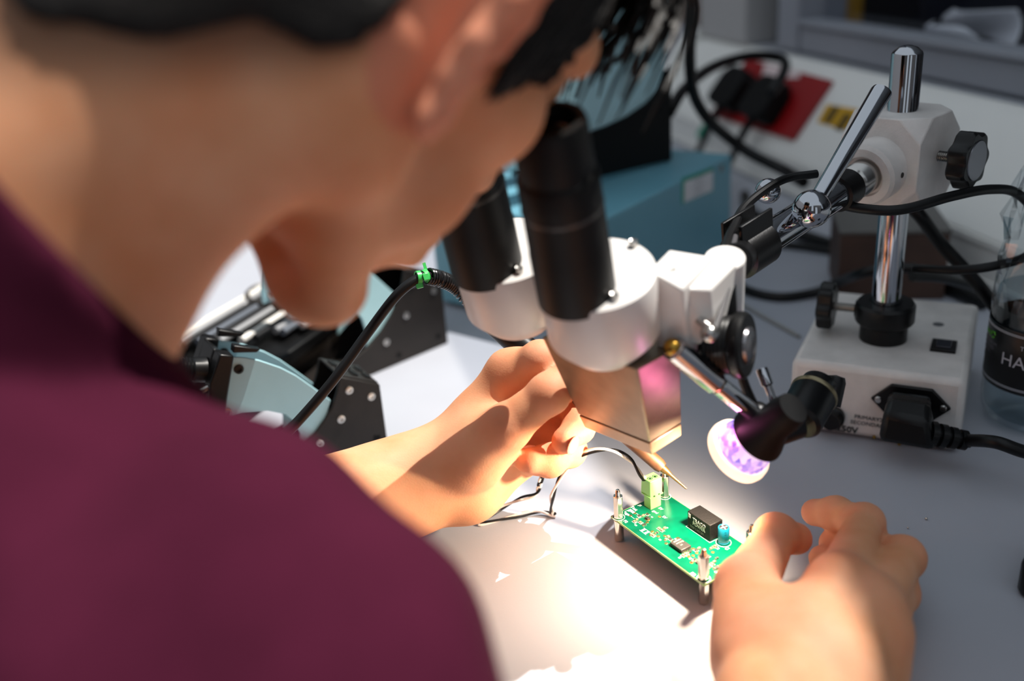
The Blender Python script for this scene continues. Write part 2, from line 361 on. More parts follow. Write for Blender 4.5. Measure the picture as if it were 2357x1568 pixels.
text('lettering', 'L4', 0.0016, frame(bp(hu + .0015, hv - .001, .00231), E2, -E1), mat('chip_ink', '#8f8a84'), cho)
# small chip resistors and capacitors, each with its two tinned ends
su, sv = uv(482, 632); q = MB().box(bp(su, sv, .0007), (.0024, .0020, .0011), (E1, E2, UP)).build('chip', CHIPB, pcb, bev=.0001)
for k in range(3):
    for s in (-1, 1): MB().box(bp(su - .0008 + k * .0008, sv + s * .0013, .0002), (.0004, .0009, .0003), (E1, E2, UP)).build('pin', TIN, q)
smd = [(400, 605, 0), (372, 640, 1), (412, 668, 0), (450, 692, 1), (352, 660, 0), (440, 600, 1), (482, 588, 0), (655, 725, 1), (626, 748, 0), (572, 775, 1), (540, 800, 0), (690, 812, 1),
       (715, 838, 0), (668, 838, 1), (872, 986, 0), (905, 968, 1), (842, 1000, 0), (1000, 928, 1), (968, 948, 0), (1118, 932, 1), (1160, 908, 0), (1176, 1030, 1), (1128, 1086, 0), (1150, 1066, 1),
       (962, 1040, 0), (935, 1062, 1), (1100, 1108, 0), (1172, 1124, 2), (600, 730, 0), (520, 790, 1), (745, 860, 0), (1062, 985, 0), (1085, 1010, 1), (980, 1075, 0)]
pads = MB()
def smd_proto(L, W, c):
    a = MB().box((0, 0, .00035), (L * .62, W, .0007)); return a
for i, (x, y, r) in enumerate(smd):
    u, v = uv(x, y); L, W = ((.0021, .0012), (.0021, .0012), (.0036, .0018))[r]; ea, eb = (E1, E2) if r == 0 else (E2, E1 * -1)
    p = MB().box(bp(u, v, .00045), (L * .56, W, .0007), (ea, eb, UP)).build('resistor', CERAM if i % 3 else CHIPB, pcb)
    t = MB()
    for s in (-1, 1): t.box(bp(u, v, .00045) + ea * (s * L * .39), (L * .22, W * 1.02, .00075), (ea, eb, UP)); pads.box(bp(u, v, .00004) + ea * (s * L * .52), (L * .26, W * 1.0, .00008), (ea, eb, UP))
    t.build('solder_end', TIN, p)
    fr = MB()
    if i % 2 == 0:
        for s in (-1, 1): fr.box(bp(u, v, .00004) + eb * (s * W * .85), (L * 1.5, .00016, .00006), (ea, eb, UP))
        fr.build('silkscreen_outline', SILK, board)
pads.build('solder_pads', TIN, board)['kind'] = 'stuff'
vi = MB()
for x, y in [(602, 607), (355, 573), (312, 597), (785, 822), (668, 876), (938, 998), (975, 972), (940, 930), (895, 1010), (922, 1068), (1135, 965), (1215, 1098), (490, 640), (478, 664), (530, 757), (590, 805), (735, 860), (655, 800), (1140, 915)]:
    u, v = uv(x, y); vi.lathe([(.0004, 0.00002), (.0004, .0001), (.0009, .0001), (.0010, 0.00002)], bp(u, v), UP, 16)
vi.build('vias', COPPER, board)['kind'] = 'stuff'
for body, x, y, d, s in [('Test', 305, 512, 0, .0031), ('gnd', 288, 545, 0, .0031), ('sgn', 246, 572, 0, .0031), ('J1', 388, 495, 0, .0026), ('5V', 585, 522, 0, .0028), ('gnd', 528, 552, 0, .0028), ('5V', 622, 608, 0, .0028),
                         ('F2', 234, 652, 0, .0030), ('F3', 900, 1180, 0, .0034), ('R12', 1172, 1182, 1, .0030), ('C1', 1272, 945, 1, .0026), ('R3', 590, 836, 0, .0016), ('C6', 745, 830, 0, .0016), ('R7', 800, 1030, 1, .0018), ('R8', 905, 1040, 1, .0016), ('C4', 345, 690, 0, .0016), ('R1', 512, 610, 0, .0014), ('C5', 660, 715, 0, .0014), ('R9', 1185, 940, 1, .0016), ('C8', 1040, 1050, 1, .0015)]:
    u, v = uv(x, y); ex, ey = (E1, E2) if d == 0 else (E2, -E1)
    text('lettering', body, s, frame(bp(u, v, .00003), ex, ey), SILK, board)
o = MB(); u, v = uv(300, 585)
for du, dv, L, W in ((0, 0, .0105, .0002), (0, .0046, .0105, .0002), (-.0052, .0023, .0002, .0046), (.0052, .0023, .0002, .0046)): o.box(bp(u + .0012 + du, v - .0006 + dv, .00004), (L, W, .00007), (E1, E2, UP))
u, v = uv(455, 755)
for du, dv, L, W in ((-.0016, 0, .0014, .0028), (.0016, 0, .0014, .0028), (0, -.0017, .006, .0002), (0, .0017, .006, .0002)): o.box(bp(u + du, v + dv, .00004), (L, W, .00007), (E1, E2, UP))
o.build('silkscreen_outline', SILK, board)

# ================================================================= WIRE PAIR from J1
def wire_side(pts, off): return [V(p) + off for p in pts]
j = bp(cu0 - .0012, cv0 + .004, .0165)
wp_ = [j, at(1478, 1098, .040), at(1450, 1058, .052), at(1405, 1036, .060), at(1345, 1044, .058), at(1298, 1086, .042), at(1272, 1140, .022), at(1270, 1178, .0045), at(1277, 1186, .0022), at(1240, 1178, .003), at(1180, 1190, .0018), at(1104, 1206, .0018),
       at(1150, 1172, .004), at(1195, 1150, .010), at(1232, 1138, .016), at(1243, 1112, .024), at(1247, 1085, .034), at(1225, 1040, .050), at(1160, 1000, .055), at(1100, 960, .060), at(1078, 922, .064), at(1092, 888, .070), at(1118, 872, .080), at(1150, 880, .085)]
tw = spline(wp_, 10)
for k, (nm, mt, lab) in enumerate((('white_wire', mat('white_insulation', '#e4dcd4', .4), 'thin white wire looping from the green terminal block'), ('black_wire', RUBBER, 'thin black wire twisted round the white one'))):
    P = []
    for i, p in enumerate(tw):
        ph = i * 0.22 + (math.pi if k else 0); t = (tw[min(i + 1, len(tw) - 1)] - tw[max(0, i - 1)]).normalized(); x, y, _ = basis(t)
        w_ = min(1, i / 8) * .00095 + (1 - min(1, i / 8)) * .0018
        P.append(p + (x * math.cos(ph * min(1, i / 8)) + y * math.sin(ph * min(1, i / 8))) * w_ * (1 if True else 0) if i > 6 else p + E2 * ((-.0018, .0018)[k]) * (1 - i / 9) + (x * math.cos(ph) + y * math.sin(ph)) * .00095 * (i / 9))
    for i, p in enumerate(P):
        if p.z < .0011 : P[i] = V((p.x, p.y, .0011))
    tag(MB().tube(P, .00085, seg=8, raw=True).build(nm, mt), lab, 'wire')

def clear(name, tint, refl=0.5, rough=0.05):
    m = bpy.data.materials.new(name); m.use_nodes = True; MATS[name] = m; nt = m.node_tree
    for n in list(nt.nodes):
        if n.type != 'OUTPUT_MATERIAL': nt.nodes.remove(n)
    out = [n for n in nt.nodes][0]
    tr = nt.nodes.new('ShaderNodeBsdfTransparent'); tr.inputs[0].default_value = (*tint, 1)
    gl = nt.nodes.new('ShaderNodeBsdfGlossy'); gl.inputs['Roughness'].default_value = rough
    lw = nt.nodes.new('ShaderNodeLayerWeight'); lw.inputs[0].default_value = .5; pw_ = nt.nodes.new('ShaderNodeMath'); pw_.operation = 'POWER'; pw_.inputs[1].default_value = 3.0; ml = nt.nodes.new('ShaderNodeMath'); ml.operation = 'MULTIPLY_ADD'; ml.inputs[1].default_value = refl; ml.inputs[2].default_value = .04; nt.links.new(lw.outputs['Facing'], pw_.inputs[0]); nt.links.new(pw_.outputs[0], ml.inputs[0])
    mx = nt.nodes.new('ShaderNodeMixShader')
    nt.links.new(ml.outputs[0], mx.inputs[0]); nt.links.new(tr.outputs[0], mx.inputs[1]); nt.links.new(gl.outputs[0], mx.inputs[2]); nt.links.new(mx.outputs[0], out.inputs[0])
    return m
PET = clear('clear_plastic', (.93, .95, .96), .7)
WATER = clear('water', (.80, .87, .90), .4)
bpy.data.objects['window_pane'].data.materials[0] = clear('window_glass', (.92, .93, .95), .35, 0.0)

def knob(mb, c, d, r, t, n=7):
    """a lobed clamping knob: flutes round its rim"""
    x, y, d = basis(d); c = V(c); N = n * 8; rings = []
    for h, k in ((0, .90), (.12, 1), (.85, 1), (1, .92)):
        rings.append([c + d * (t * h) + (x * math.cos(a) + y * math.sin(a)) * (r * k * (1 + .085 * math.cos(n * a))) for a in [2 * math.pi * i / N for i in range(N)]])
    vs_ = [p for q in rings for p in q]; fs = [tuple(range(N))[::-1], tuple(range(3 * N, 4 * N))]
    for i in range(3):
        for k in range(N): fs.append((i * N + k, i * N + (k + 1) % N, (i + 1) * N + (k + 1) % N, (i + 1) * N + k))
    mb.add(vs_, fs); return mb
def thread(mb, a, b, r, pitch=.0012):
    a = V(a); b = V(b); L = (b - a).length; n = int(L / pitch * 2)
    mb.lathe([(0, 0)] + [(r if i % 2 else r * .78, L * i / n) for i in range(n + 1)] + [(0, L)], a, b - a, 16); return mb

# ================================================================= BOOM STAND
SQ = V((.195, .6125, 0)); SX = V((.878, -.478, 0)).normalized(); SY = V((-SX.y, SX.x, 0)); BW, BD, BH = .114, .142, .0555
stand = thing('boom_stand', (SQ + SX * BW / 2 + SY * BD / 2)[:], 'chrome post boom stand rising from a white transformer base', 'stand')
def sb(s, t, z): return SQ + SX * s + SY * t + UP * z
m = MB(); m.hexa([sb(0, 0, .002), sb(BW, 0, .002), sb(BW, BD, .002), sb(0, BD, .002)], [sb(.0005, .001, BH), sb(BW - .0005, .001, BH), sb(BW - .0005, BD, BH), sb(.0005, BD, BH)])
base = m.build('transformer_base', ENAMEL, stand, bev=0.0045)
for s, t in ((.012, .012), (BW - .012, .012), (.012, BD - .012), (BW - .012, BD - .012)):
    MB().lathe([(0, 0), (.006, 0), (.006, .003), (0, .003)], sb(s, t, 0), UP, 16).build('rubber_foot', RUBBER, base)
def fp(px, py): p = on_plane(px, py, SQ, SY); return (p - SQ).dot(SX), p.z
for body, px, py, sz in [('T1A250V', 1884, 984, .0066), ('T1A250V', 2048, 1010, .0066)]:
    s, z = fp(px, py); text('lettering', body, sz, frame(sb(s, -.0004, z), SX, UP), INK, base, sx=1.05, bold=.00022)
for body, px, py, sz in [('PRIMARY230VAC', 1966, 962, .0042), ('SECONDARY12V10W', 1957, 974, .0042)]:
    s, z = fp(px, py); text('lettering', body, sz, frame(sb(s, -.0004, z), SX, UP), INK, base, sx=1.0)
s, z = fp(1917, 958)
MB().lathe([(0, 0), (.0085, 0), (.0085, .004), (.0068, .006), (.0062, .010), (0, .010)], sb(s, 0, z), -SY, 24).build('fuse_holder', BLACK, base)
for px, py in ((2012, 1006), (2070, 1022)):
    s, z = fp(px, py); MB().lathe([(0, 0), (.0013, 0), (.001, .0008), (0, .001)], sb(s, 0, z), -SY, 12).build('rivet', BRASS, base)
# mains inlet
s, z = fp(2096, 926); ix, iz = s, z
hexp = [(-.0255, 0), (-.013, .0125), (.013, .0125), (.0255, 0), (.013, -.0125), (-.013, -.0125)]
inl = MB().prism(hexp, sb(ix, 0, iz), SX, UP, -SY, .003).build('mains_inlet', BLACK, base, bev=.0008)
for q in (-.0205, .0205): MB().lathe([(0, 0), (.0026, 0), (.002, .0012), (0, .0014)], sb(ix + q, -.003, iz), -SY, 14).build('flange_screw', STEEL, inl)
MB().prism([(-.0125, .009), (.0125, .009), (.0125, -.009), (-.0125, -.009)], sb(ix, -.003, iz), SX, UP, -SY, .005).build('inlet_shroud', BLACK, inl, bev=.003)
p = on_plane(2172, 800, V((0, 0, BH)), UP); q = (p - SQ)
swc = MB().box(p + UP * .001, (.0165, .0185, .003), (SX, SY, UP)).build('rocker_switch', BLACK, base, bev=.0006)
MB().box(p + UP * .0028, (.010, .013, .0016), (SX, SY, (UP + SY * .12).normalized())).build('switch_rocker', mat('rocker_dark', '#22252e', .25), swc, bev=.0005)
p = on_plane(2160, 747, V((0, 0, BH)), UP); MB().lathe([(.004, .0001), (.003, .0003), (0, .0002)], p, UP, 18).build('plugged_hole', mat('hole_grey', '#55565a', .5), base)
# post, collar and its clamping knob
PO = at(2032, 778, BH); PX, PY = PO.x, PO.y
def po(z): return V((PX, PY, z))
colr = MB().lathe([(0, 0), (.0165, 0), (.0165, .0115), (.0195, .0135), (.0205, .015), (.0205, .0265), (.0190, .0285), (.0112, .0285), (.0112, .028), (0, .028)], po(BH), UP, 48).build('post_collar', BLACK, stand)
MB().lathe([(0, 0), (.0098, 0), (.0098, .2565 - BH), (.0092, .2578 - BH), (.0060, .2605 - BH), (.003, .2615 - BH), (0, .262 - BH)], po(BH), UP, 48).build('post', CHROME, stand)
kd = -SX; kz = BH + .021
MB().cyl(po(kz) + kd * .017, po(kz) + kd * .0205, .006).build('screw_boss', BLACK, colr)
thread(MB(), po(kz) + kd * .019, po(kz) + kd * .036, .0034).build('clamp_screw', STEEL, colr)
knob(MB(), po(kz) + kd * .035, kd, .0165, .011).build('clamp_knob', BLACK, colr)
# clamp block on the post
P0 = atd(1690, 598, .55); BZ = .191
N1 = V((P0.x - PX, P0.y - PY, 0)).normalized(); N2 = V((-N1.y, N1.x, 0))
if N2.y > 0: N2 = -N2
bw = .0275
def bk(a, b_, z): return po(z) + N1 * a + N2 * b_
import bmesh
z0, z1 = .1605, .2205
bm = bmesh.new(); bmesh.ops.create_cube(bm, size=1)
for v in bm.verts: v.co = bk(v.co.x * 2 * bw, v.co.y * 2 * bw, (z0 + z1) / 2 + v.co.z * (z1 - z0)) - ORG[stand.name]
bmesh.ops.bevel(bm, geom=bm.verts[:], offset=.015, segments=1, affect='VERTICES', profile=.5)
bmesh.ops.recalc_face_normals(bm, faces=bm.faces[:])
me = bpy.data.meshes.new('clamp_block'); bm.to_mesh(me); bm.free()
blk = finish('clamp_block', me, ENAMEL, stand, ORG[stand.name], .0009, True, 20)
bd = (P0 - po(BZ)).normalized()
MB().lathe([(0, .0), (.0205, 0), (.0205, .043), (.0185, .0455), (.0135, .0455), (.0130, .043), (0, .043)], po(BZ), bd, 40).build('boom_socket', ENAMEL, blk)
sx_, sy_, _ = basis(bd)
MB().lathe([(0, .0203), (.0018, .0203), (.0018, .0208), (0, .0206)], po(BZ) + bd * .034, (-sx_ * .3 + N2).normalized(), 12).build('set_screw', BLACK, blk)
MB().lathe([(0, .02), (.0115, .02), (.0112, .058), (.0098, .060), (0, .060)], po(BZ), bd, 32).build('socket_ring', STEEL, blk)
LBm = (P0 - po(BZ)).length
boom = MB().lathe([(0, .03), (.0098, .03), (.0098, LBm), (0, LBm)], po(BZ), bd, 40).build('boom_tube', CHROME, stand)
MB().lathe([(.0099, .062), (.0118, .063), (.0118, .078), (.0099, .079)], po(BZ), bd, 32).build('cable_tape', BLACK, boom)
MB().lathe([(.0099, LBm - .028), (.0135, LBm - .027), (.0135, LBm - .004), (.0099, LBm - .002)], po(BZ), bd, 32).build('end_clamp', BLACK, boom)
for dq in (-.006, .006):
    q = po(BZ) + bd * (LBm - .012); MB().box(q + UP * .015 + N2 * dq, (.030, .0022, .014), (bd, N2, N2.cross(bd))).build('clip_blade', BLACK, boom, bev=.0005)
knz = .193
thread(MB(), bk(0, bw - .003, knz), bk(0, bw + .013, knz), .0036).build('clamp_screw', STEEL, blk)
kk = knob(MB(), bk(0, bw + .012, knz), N2, .0175, .0125).build('clamp_knob', BLACK, blk)
MB().lathe([(0, .0131), (.0125, .0131), (.0130, .0126), (.0130, .0120)], bk(0, bw + .012, knz), N2, 36).build('knob_face', mat('spun_metal', '#8b8b90', .28, 1.0), kk)
# lever with its ball
LBALL = atd(1868, 481, .566); LTOP = atd(2030, 210, .585)
lv = MB().lathe([(0, 0), (.0045, 0), (.0066, (LTOP - LBALL).length * .98), (.0062, (LTOP - LBALL).length), (0, (LTOP - LBALL).length * 1.005)], LBALL, LTOP - LBALL, 32).build('clamp_lever', CHROME, stand)
MB().ball(LBALL, .0112, seg=32, rings=20).build('lever_ball', CHROME, lv)
tq = (LBALL - po(BZ)).dot(bd); onb = po(BZ) + bd * tq
MB().lathe([(0, 0), (.0085, 0), (.0055, (LBALL - onb).length * .7), (.007, (LBALL - onb).length), (0, (LBALL - onb).length)], onb, LBALL - onb, 24).build('lever_neck', CHROME, lv)
MB().ball(atd(1768, 440, .60), .008).build('cord_grip', CHROME, boom)

# ================================================================= STEREO MICROSCOPE
RR = V((.67, -.745, 0)).normalized(); FW = V((.745, .67, 0)).normalized()
DC = atd(1372, 630, .455)
TBr = atd(1326, 664, .448); TTr = atd(1262, 275, .390); TD = (TTr - TBr).normalized(); TL = (TTr - TBr).length
scope = thing('stereo_microscope', (DC.x, DC.y, 0), 'white stereo microscope head with two black eyepieces', 'microscope')
for k, off in enumerate((V((0, 0, 0)), -RR * .062)):
    h = MB().lathe([(0, -.046), (.019, -.046), (.0278, -.034), (.0285, -.002), (.0280, 0), (.0262, .0006), (0, .0008)], DC + off, TD, 56).build('prism_housing', SCOPEW, scope, ang=40)
    for px, py in ((1459, 567), (1416, 690), (1262, 640)):
        q = on_plane(px, py, DC, TD) + off; MB().lathe([(0, 0), (.0022, 0), (.0022, .003), (.0017, .0035), (.0008, .0031), (0, .0031)], q, TD, 16).build('disc_screw', STEEL, h)
    tb_ = TBr + off
    t = MB().lathe([(0, -.004), (.0185, -.004), (.0185, .024), (.0182, .026), (.0180, .050), (.0178, TL * .70), (.0172, TL * .72), (.0164, TL * .73), (.0160, TL * .97), (.0150, TL), (.0120, TL), (.0105, TL - .006), (0, TL - .006)], tb_, TD, 48).build('eyepiece_tube', mat('tube_black', '#060606', .5, Specular_IOR_Level=.25), scope)
    MB().lathe([(.0181, TL * .52), (.01835, TL * .53), (.0181, TL * .54)], tb_, TD, 48).build('grip_ring', mat('ring_grey', '#3a3836', .35), t)
    MB().lathe([(0, TL - .0055), (.0104, TL - .0055), (.0104, TL - .0045), (0, TL - .0035)], tb_, TD, 32).build('eye_lens', mat('lens_dark', '#05060a', .05), t)
# tapered optics shield
B1 = at(1500, 1048, .085)
def slide(p, d, px):      # length along d from p until the photo column px
    lo, hi = 0, .2
    for _ in range(40):
        mdl = (lo + hi) / 2; v = p + d * mdl - CAM; x = CX + F_PX * v.dot(_r) / v.dot(_f)
        if (x - px) * (1 if d.dot(_r) < 0 else -1) > 0: lo = mdl
        else: hi = mdl
    return lo
L1 = slide(B1, -RR, 1345); L2 = slide(B1, FW, 1570)
T1 = atd(1466, 850, .462)
bot = [B1, B1 - RR * L1, B1 - RR * L1 + FW * L2, B1 + FW * L2]; top = [T1, T1 - RR * .064, T1 - RR * .064 + FW * .034, T1 + FW * .034]
lerp = lambda a, b_, t: [p * (1 - t) + q * t for p, q in zip(a, b_)]
sh = MB().hexa(lerp(bot, top, .16), top).build('optics_shield', SHIELD, scope, bev=.001)
MB().hexa(bot, lerp(bot, top, .15)).build('shield_foot', mat('foot_metal', '#a58a70', .35, .8, var=.15, vscale=80), scope, bev=.001)
# mounting bracket
Dn = -TD
def pris(poly, D, depth, name, mt, bev=.0012, dirn=None):
    a = [atd(x, y, d) for x, y, d in poly]; dd = dirn or Dn
    return MB().hexa([p + dd * depth for p in a], a).build(name, mt, scope, bev=bev)
br = pris([(1494, 622, .452), (1540, 574, .476), (1642, 590, .480), (1572, 668, .452)], 0, .050, 'mount_bracket', SCOPEW)
pris([(1566, 664, .458), (1640, 592, .484), (1696, 606, .484), (1636, 668, .462)], 0, .036, 'bracket_cheek', SCOPEW)
MB().cyl(atd(1668, 592, .492), atd(1660, 592, .492) + Dn * .045 , .0105, seg=32).build('pivot_barrel', SCOPEW, scope, bev=.001)
MB().box(atd(1532, 630, .459), (.013, .004, .003), (FW, RR, TD)).build('catch_plate', STEEL, scope, bev=.0005)
MB().cyl(atd(1690, 604, .50), P0 + bd * -.006, .0095, seg=24).build('ball_joint', BLACK, scope)
KC = atd(1715, 795, .487); KA = (RR * .93 + FW * .30 + UP * .1).normalized()
kn = MB().lathe([(0, -.034), (.0085, -.034), (.0085, -.018)] + [(.0150 + (.0004 if i % 2 else 0), -.018 + i * .0010) for i in range(13)] + [(.0165, -.005), (.0172, -.0035), (.0172, 0), (.0160, .0014), (.0098, .0016)], KC, KA, 48).build('focus_knob', BLACK, scope)
MB().lathe([(.0098, .0016), (.0092, .003), (.006, .0042), (0, .0046)], KC, KA, 36).build('knob_cap', mat('knob_silver', '#8d8a8c', .25, 1.0), kn)
MB().ball(atd(1633, 768, .465), .0045).build('tension_screw', STEEL, scope)
MB().cyl(atd(1640, 760, .470), atd(1600, 730, .475), .0022, seg=12).build('tension_stem', STEEL, scope)

# ================================================================= HALOGEN LAMP on the microscope
LC = atd(1700, 1038, .525); POOL = at(1330, 1330, 0); AIM = (POOL - LC).normalized()
AIM0 = AIM; AIM = (AIM0 + ray(1700, 1038).normalized() * .55).normalized()
lamp = thing('halogen_lamp', LC[:], 'small glowing halogen spot lamp hanging on chrome links', 'lamp')
bowl = MB().lathe([(.0058, -.019), (.0080, -.0185), (.0120, -.0145), (.0150, -.009), (.0166, -.002), (.0168, 0)], LC, AIM, 48)
dm = bpy.data.materials.new('dichroic_glass'); dm.use_nodes = True; nt = dm.node_tree; b = nt.nodes['Principled BSDF']; b.inputs['Roughness'].default_value = .15
tc = nt.nodes.new('ShaderNodeTexCoord'); vn = nt.nodes.new('ShaderNodeTexVoronoi'); vn.inputs['Scale'].default_value = 330; rp = nt.nodes.new('ShaderNodeValToRGB')
rp.color_ramp.elements[0].color = (1, .82, .90, 1); rp.color_ramp.elements[1].color = (.22, .14, .70, 1); rp.color_ramp.elements[1].position = .9
e_ = rp.color_ramp.elements.new(.45); e_.color = (.72, .50, .95, 1)
nt.links.new(tc.outputs['Object'], vn.inputs['Vector']); nt.links.new(vn.outputs['Color'], rp.inputs['Fac']); nt.links.new(rp.outputs['Color'], b.inputs['Emission Color']); nt.links.new(rp.outputs['Color'], b.inputs['Base Color']); b.inputs['Emission Strength'].default_value = .85
bo = bowl.build('reflector_bowl', dm, lamp)
MB().lathe([(.0164, -.0035), (.0182, -.0030), (.0188, .0), (.0184, .0025), (.0166, .0025)], LC, AIM, 48).build('glass_rim', emis('hot_rim', '#ffe2c4', 1.1), bo)
MB().ball(LC - AIM * .012, (.0035, .0035, .005), basis(AIM)).build('bulb', emis('bulb_glow', '#fff2e0', 30), bo)
MB().lathe([(0, -.0205), (.0062, -.020), (.0075, -.0185)], LC, AIM, 24).build('bowl_neck', emis('neck_glow', '#ffd9ee', 2.0), bo)
JB = atd(1775, 985, .515)
hold = MB().lathe([(0, -.046), (.0085, -.046), (.0098, -.040), (.0098, -.030), (.0150, -.0185), (.0155, -.0165), (.0145, -.0165), (.0088, -.028), (0, -.028)], LC, AIM, 40).build('lamp_holder', BLACKM, lamp)
S1, S2 = atd(1835, 975, .525), atd(1890, 878, .545)
soc = MB().lathe([(0, 0), (.0105, 0), (.0125, .002), (.0130, .024), (.0122, .026), (.0105, .028), (.0100, .033), (.006, .036), (0, .037)], S1, S2 - S1, 36).build('lamp_socket', BLACK, lamp)
MB().lathe([(.0130, .0225), (.0134, .0232), (.0134, .0250), (.0124, .0258)], S1, S2 - S1, 36).build('brass_band', mat('dull_brass', '#8c8266', .35, .8), soc)
MB().lathe([(0, 0), (.0055, 0), (.0060, .014), (.005, .017), (0, .018)], atd(1912, 935, .55), atd(1922, 880, .55) - atd(1912, 935, .55), 20).build('cord_entry', BLACK, soc)
MB().cyl(atd(1745, 1010, .515), atd(1835, 975, .522), .0075, .0085, seg=20).build('swivel_arm', BLACK, lamp)
MB().ball(atd(1742, 958, .512), .0080).build('swivel_ball', BLACK, lamp); MB().ball(atd(1778, 958, .505), .0050).build('swivel_rivet', CHROME, lamp)
MB().lathe([(0, 0), (.0030, 0), (.0034, .001), (.0034, .009), (.0022, .010), (.0020, .030), (0, .030)], atd(1752, 848, .512), atd(1790, 950, .510) - atd(1752, 848, .512), 18).build('thumb_screw', CHROME, lamp)
for a, bb, r, nm in (((1548, 800, .470), (1648, 882, .490), .0062, 'chrome_link'), ((1650, 884, .492), (1738, 955, .510), .0050, 'chrome_link')):
    A_, B_ = atd(*a), atd(*bb); l = MB().lathe([(0, 0), (r * .7, 0), (r, .0012), (r, (B_ - A_).length - .0012), (r * .7, (B_ - A_).length), (0, (B_ - A_).length)], A_, B_ - A_, 24).build(nm, CHROME, lamp)
    for q in (A_, B_): MB().ball(q, r * .75).build('link_pin', BRASS, l)
MB().tube([atd(1738, 940, .512), atd(1712, 880, .505), atd(1690, 800, .497), atd(1684, 700, .492), atd(1680, 620, .495), atd(1672, 570, .515), atd(1690, 520, .545), atd(1720, 470, .57), atd(1800, 415, .595), atd(1880, 400, .60)], .0026, n=10).build('lamp_cord', RUBBER, lamp)
MB().tube([atd(1640, 770, .468), atd(1668, 690, .482), atd(1682, 600, .495), atd(1692, 545, .53)], .0016, n=8).build('lamp_cord', mat('grey_cord', '#5a585a', .35), lamp)
ld = bpy.data.lights.new('halogen_beam', 'SPOT'); ld.energy = 3.3; ld.color = (1.0, .78, .56); ld.spot_size = math.radians(160); ld.spot_blend = 1.0; ld.shadow_soft_size = .006
lo = bpy.data.objects.new('halogen_beam', ld); col.objects.link(lo); lo.location = AIM * .006; lo.parent = lamp
lo.rotation_euler = (-AIM0).to_track_quat('Z', 'Y').to_euler()
# the dichroic reflector lets pinkish light out behind the lamp
ld = bpy.data.lights.new('dichroic_leak', 'POINT'); ld.energy = .035; ld.color = (1.0, .22, .55); ld.shadow_soft_size = .006
lo = bpy.data.objects.new('dichroic_leak', ld); col.objects.link(lo); lo.location = AIM * -.004 + V((-.006, -.010, .017)); lo.parent = lamp

# ================================================================= SOLDERING IRON
IT = atd(1581, 1126, .568); IR = atd(1080, 692, .602); ID = (IR - IT).normalized(); IL = (IR - IT).length
iron = thing('soldering_iron', IT[:], 'soldering iron in the left hand with a spring strain relief', 'soldering iron')
MB().lathe([(0, 0), (.0006, .0004), (.0011, .012), (.0022, .016), (.0026, .019), (0, .019)], IT, ID, 20).build('tip', mat('burnt_tip', '#6b5430', .35, .8), iron)
MB().lathe([(0, .0185), (.0034, .0185), (.0042, .021), (.0044, .046), (.0046, .075), (0, .075)], IT, ID, 24).build('barrel', mat('burnt_barrel', '#553823', .5, .3, var=.35, vscale=160), iron)
MB().lathe([(0, .074), (.0068, .074), (.0075, .078), (.0062, .085), (.0078, .095), (.0085, .12), (.0080, IL - .02), (.0066, IL - .006), (.005, IL), (0, IL)], IT, ID, 28).build('grip', RUBBER, iron)
IB = atd(984, 636, .586)
sp = spline([IR - ID * .004, atd(1050, 660, .600), atd(1015, 643, .594), IB], 60)
N = len(sp); hel = []
for i in range(18 * 24 + 1):
    t_ = i / (18 * 24) * (N - 1); k = min(int(t_), N - 2); p = sp[k].lerp(sp[k + 1], t_ - k); x, y, _ = basis(sp[k + 1] - sp[k]); a = 2 * math.pi * i / 24
    hel.append(p + (x * math.cos(a) + y * math.sin(a)) * .0045)
MB().tube(hel, .00095, seg=6, raw=True).build('strain_spring', mat('spring_black', '#2c2c2e', .25, .5), iron)
cp = [IR, atd(1050, 660, .600), atd(1015, 643, .594), IB, atd(965, 640, .583), atd(915, 678, .580), atd(850, 762, .585), atd(770, 872, .580), atd(700, 955, .578), atd(640, 1016, .575), atd(560, 1085, .585), atd(470, 1120, .64), atd(400, 1050, .72)]
cab = MB().tube(cp, .0031, n=12, seg=14).build('cord', RUBBER, iron)
gt = atd(968, 638, .5835); gx = (atd(985, 634, .5855) - gt).normalized(); g2 = gx.cross(_f).normalized()
for k, q in enumerate((-.0015, .0035)): MB().lathe([(.0031, -.0013), (.0042, -.0013), (.0042, .0013), (.0031, .0013)], gt + gx * q, gx + g2 * (.2 if k else -.1), 20).build('cable_tie', TIEG, cab)
MB().box(gt + gx * -.002 + g2 * -.0045, (.0045, .004, .0035), (gx, g2, _f)).build('tie_head', TIEG, cab, bev=.0005)
MB().box(gt + gx * .004 + g2 * -.001 - _f * .004, (.0042, .0045, .003), (gx, g2, _f)).build('tie_head', TIEG, cab, bev=.0005)
MB().box(gt + gx * .0045 + g2 * .0055, (.002, .005, .0012), (gx, g2, _f)).build('tie_tail', TIEG, cab)

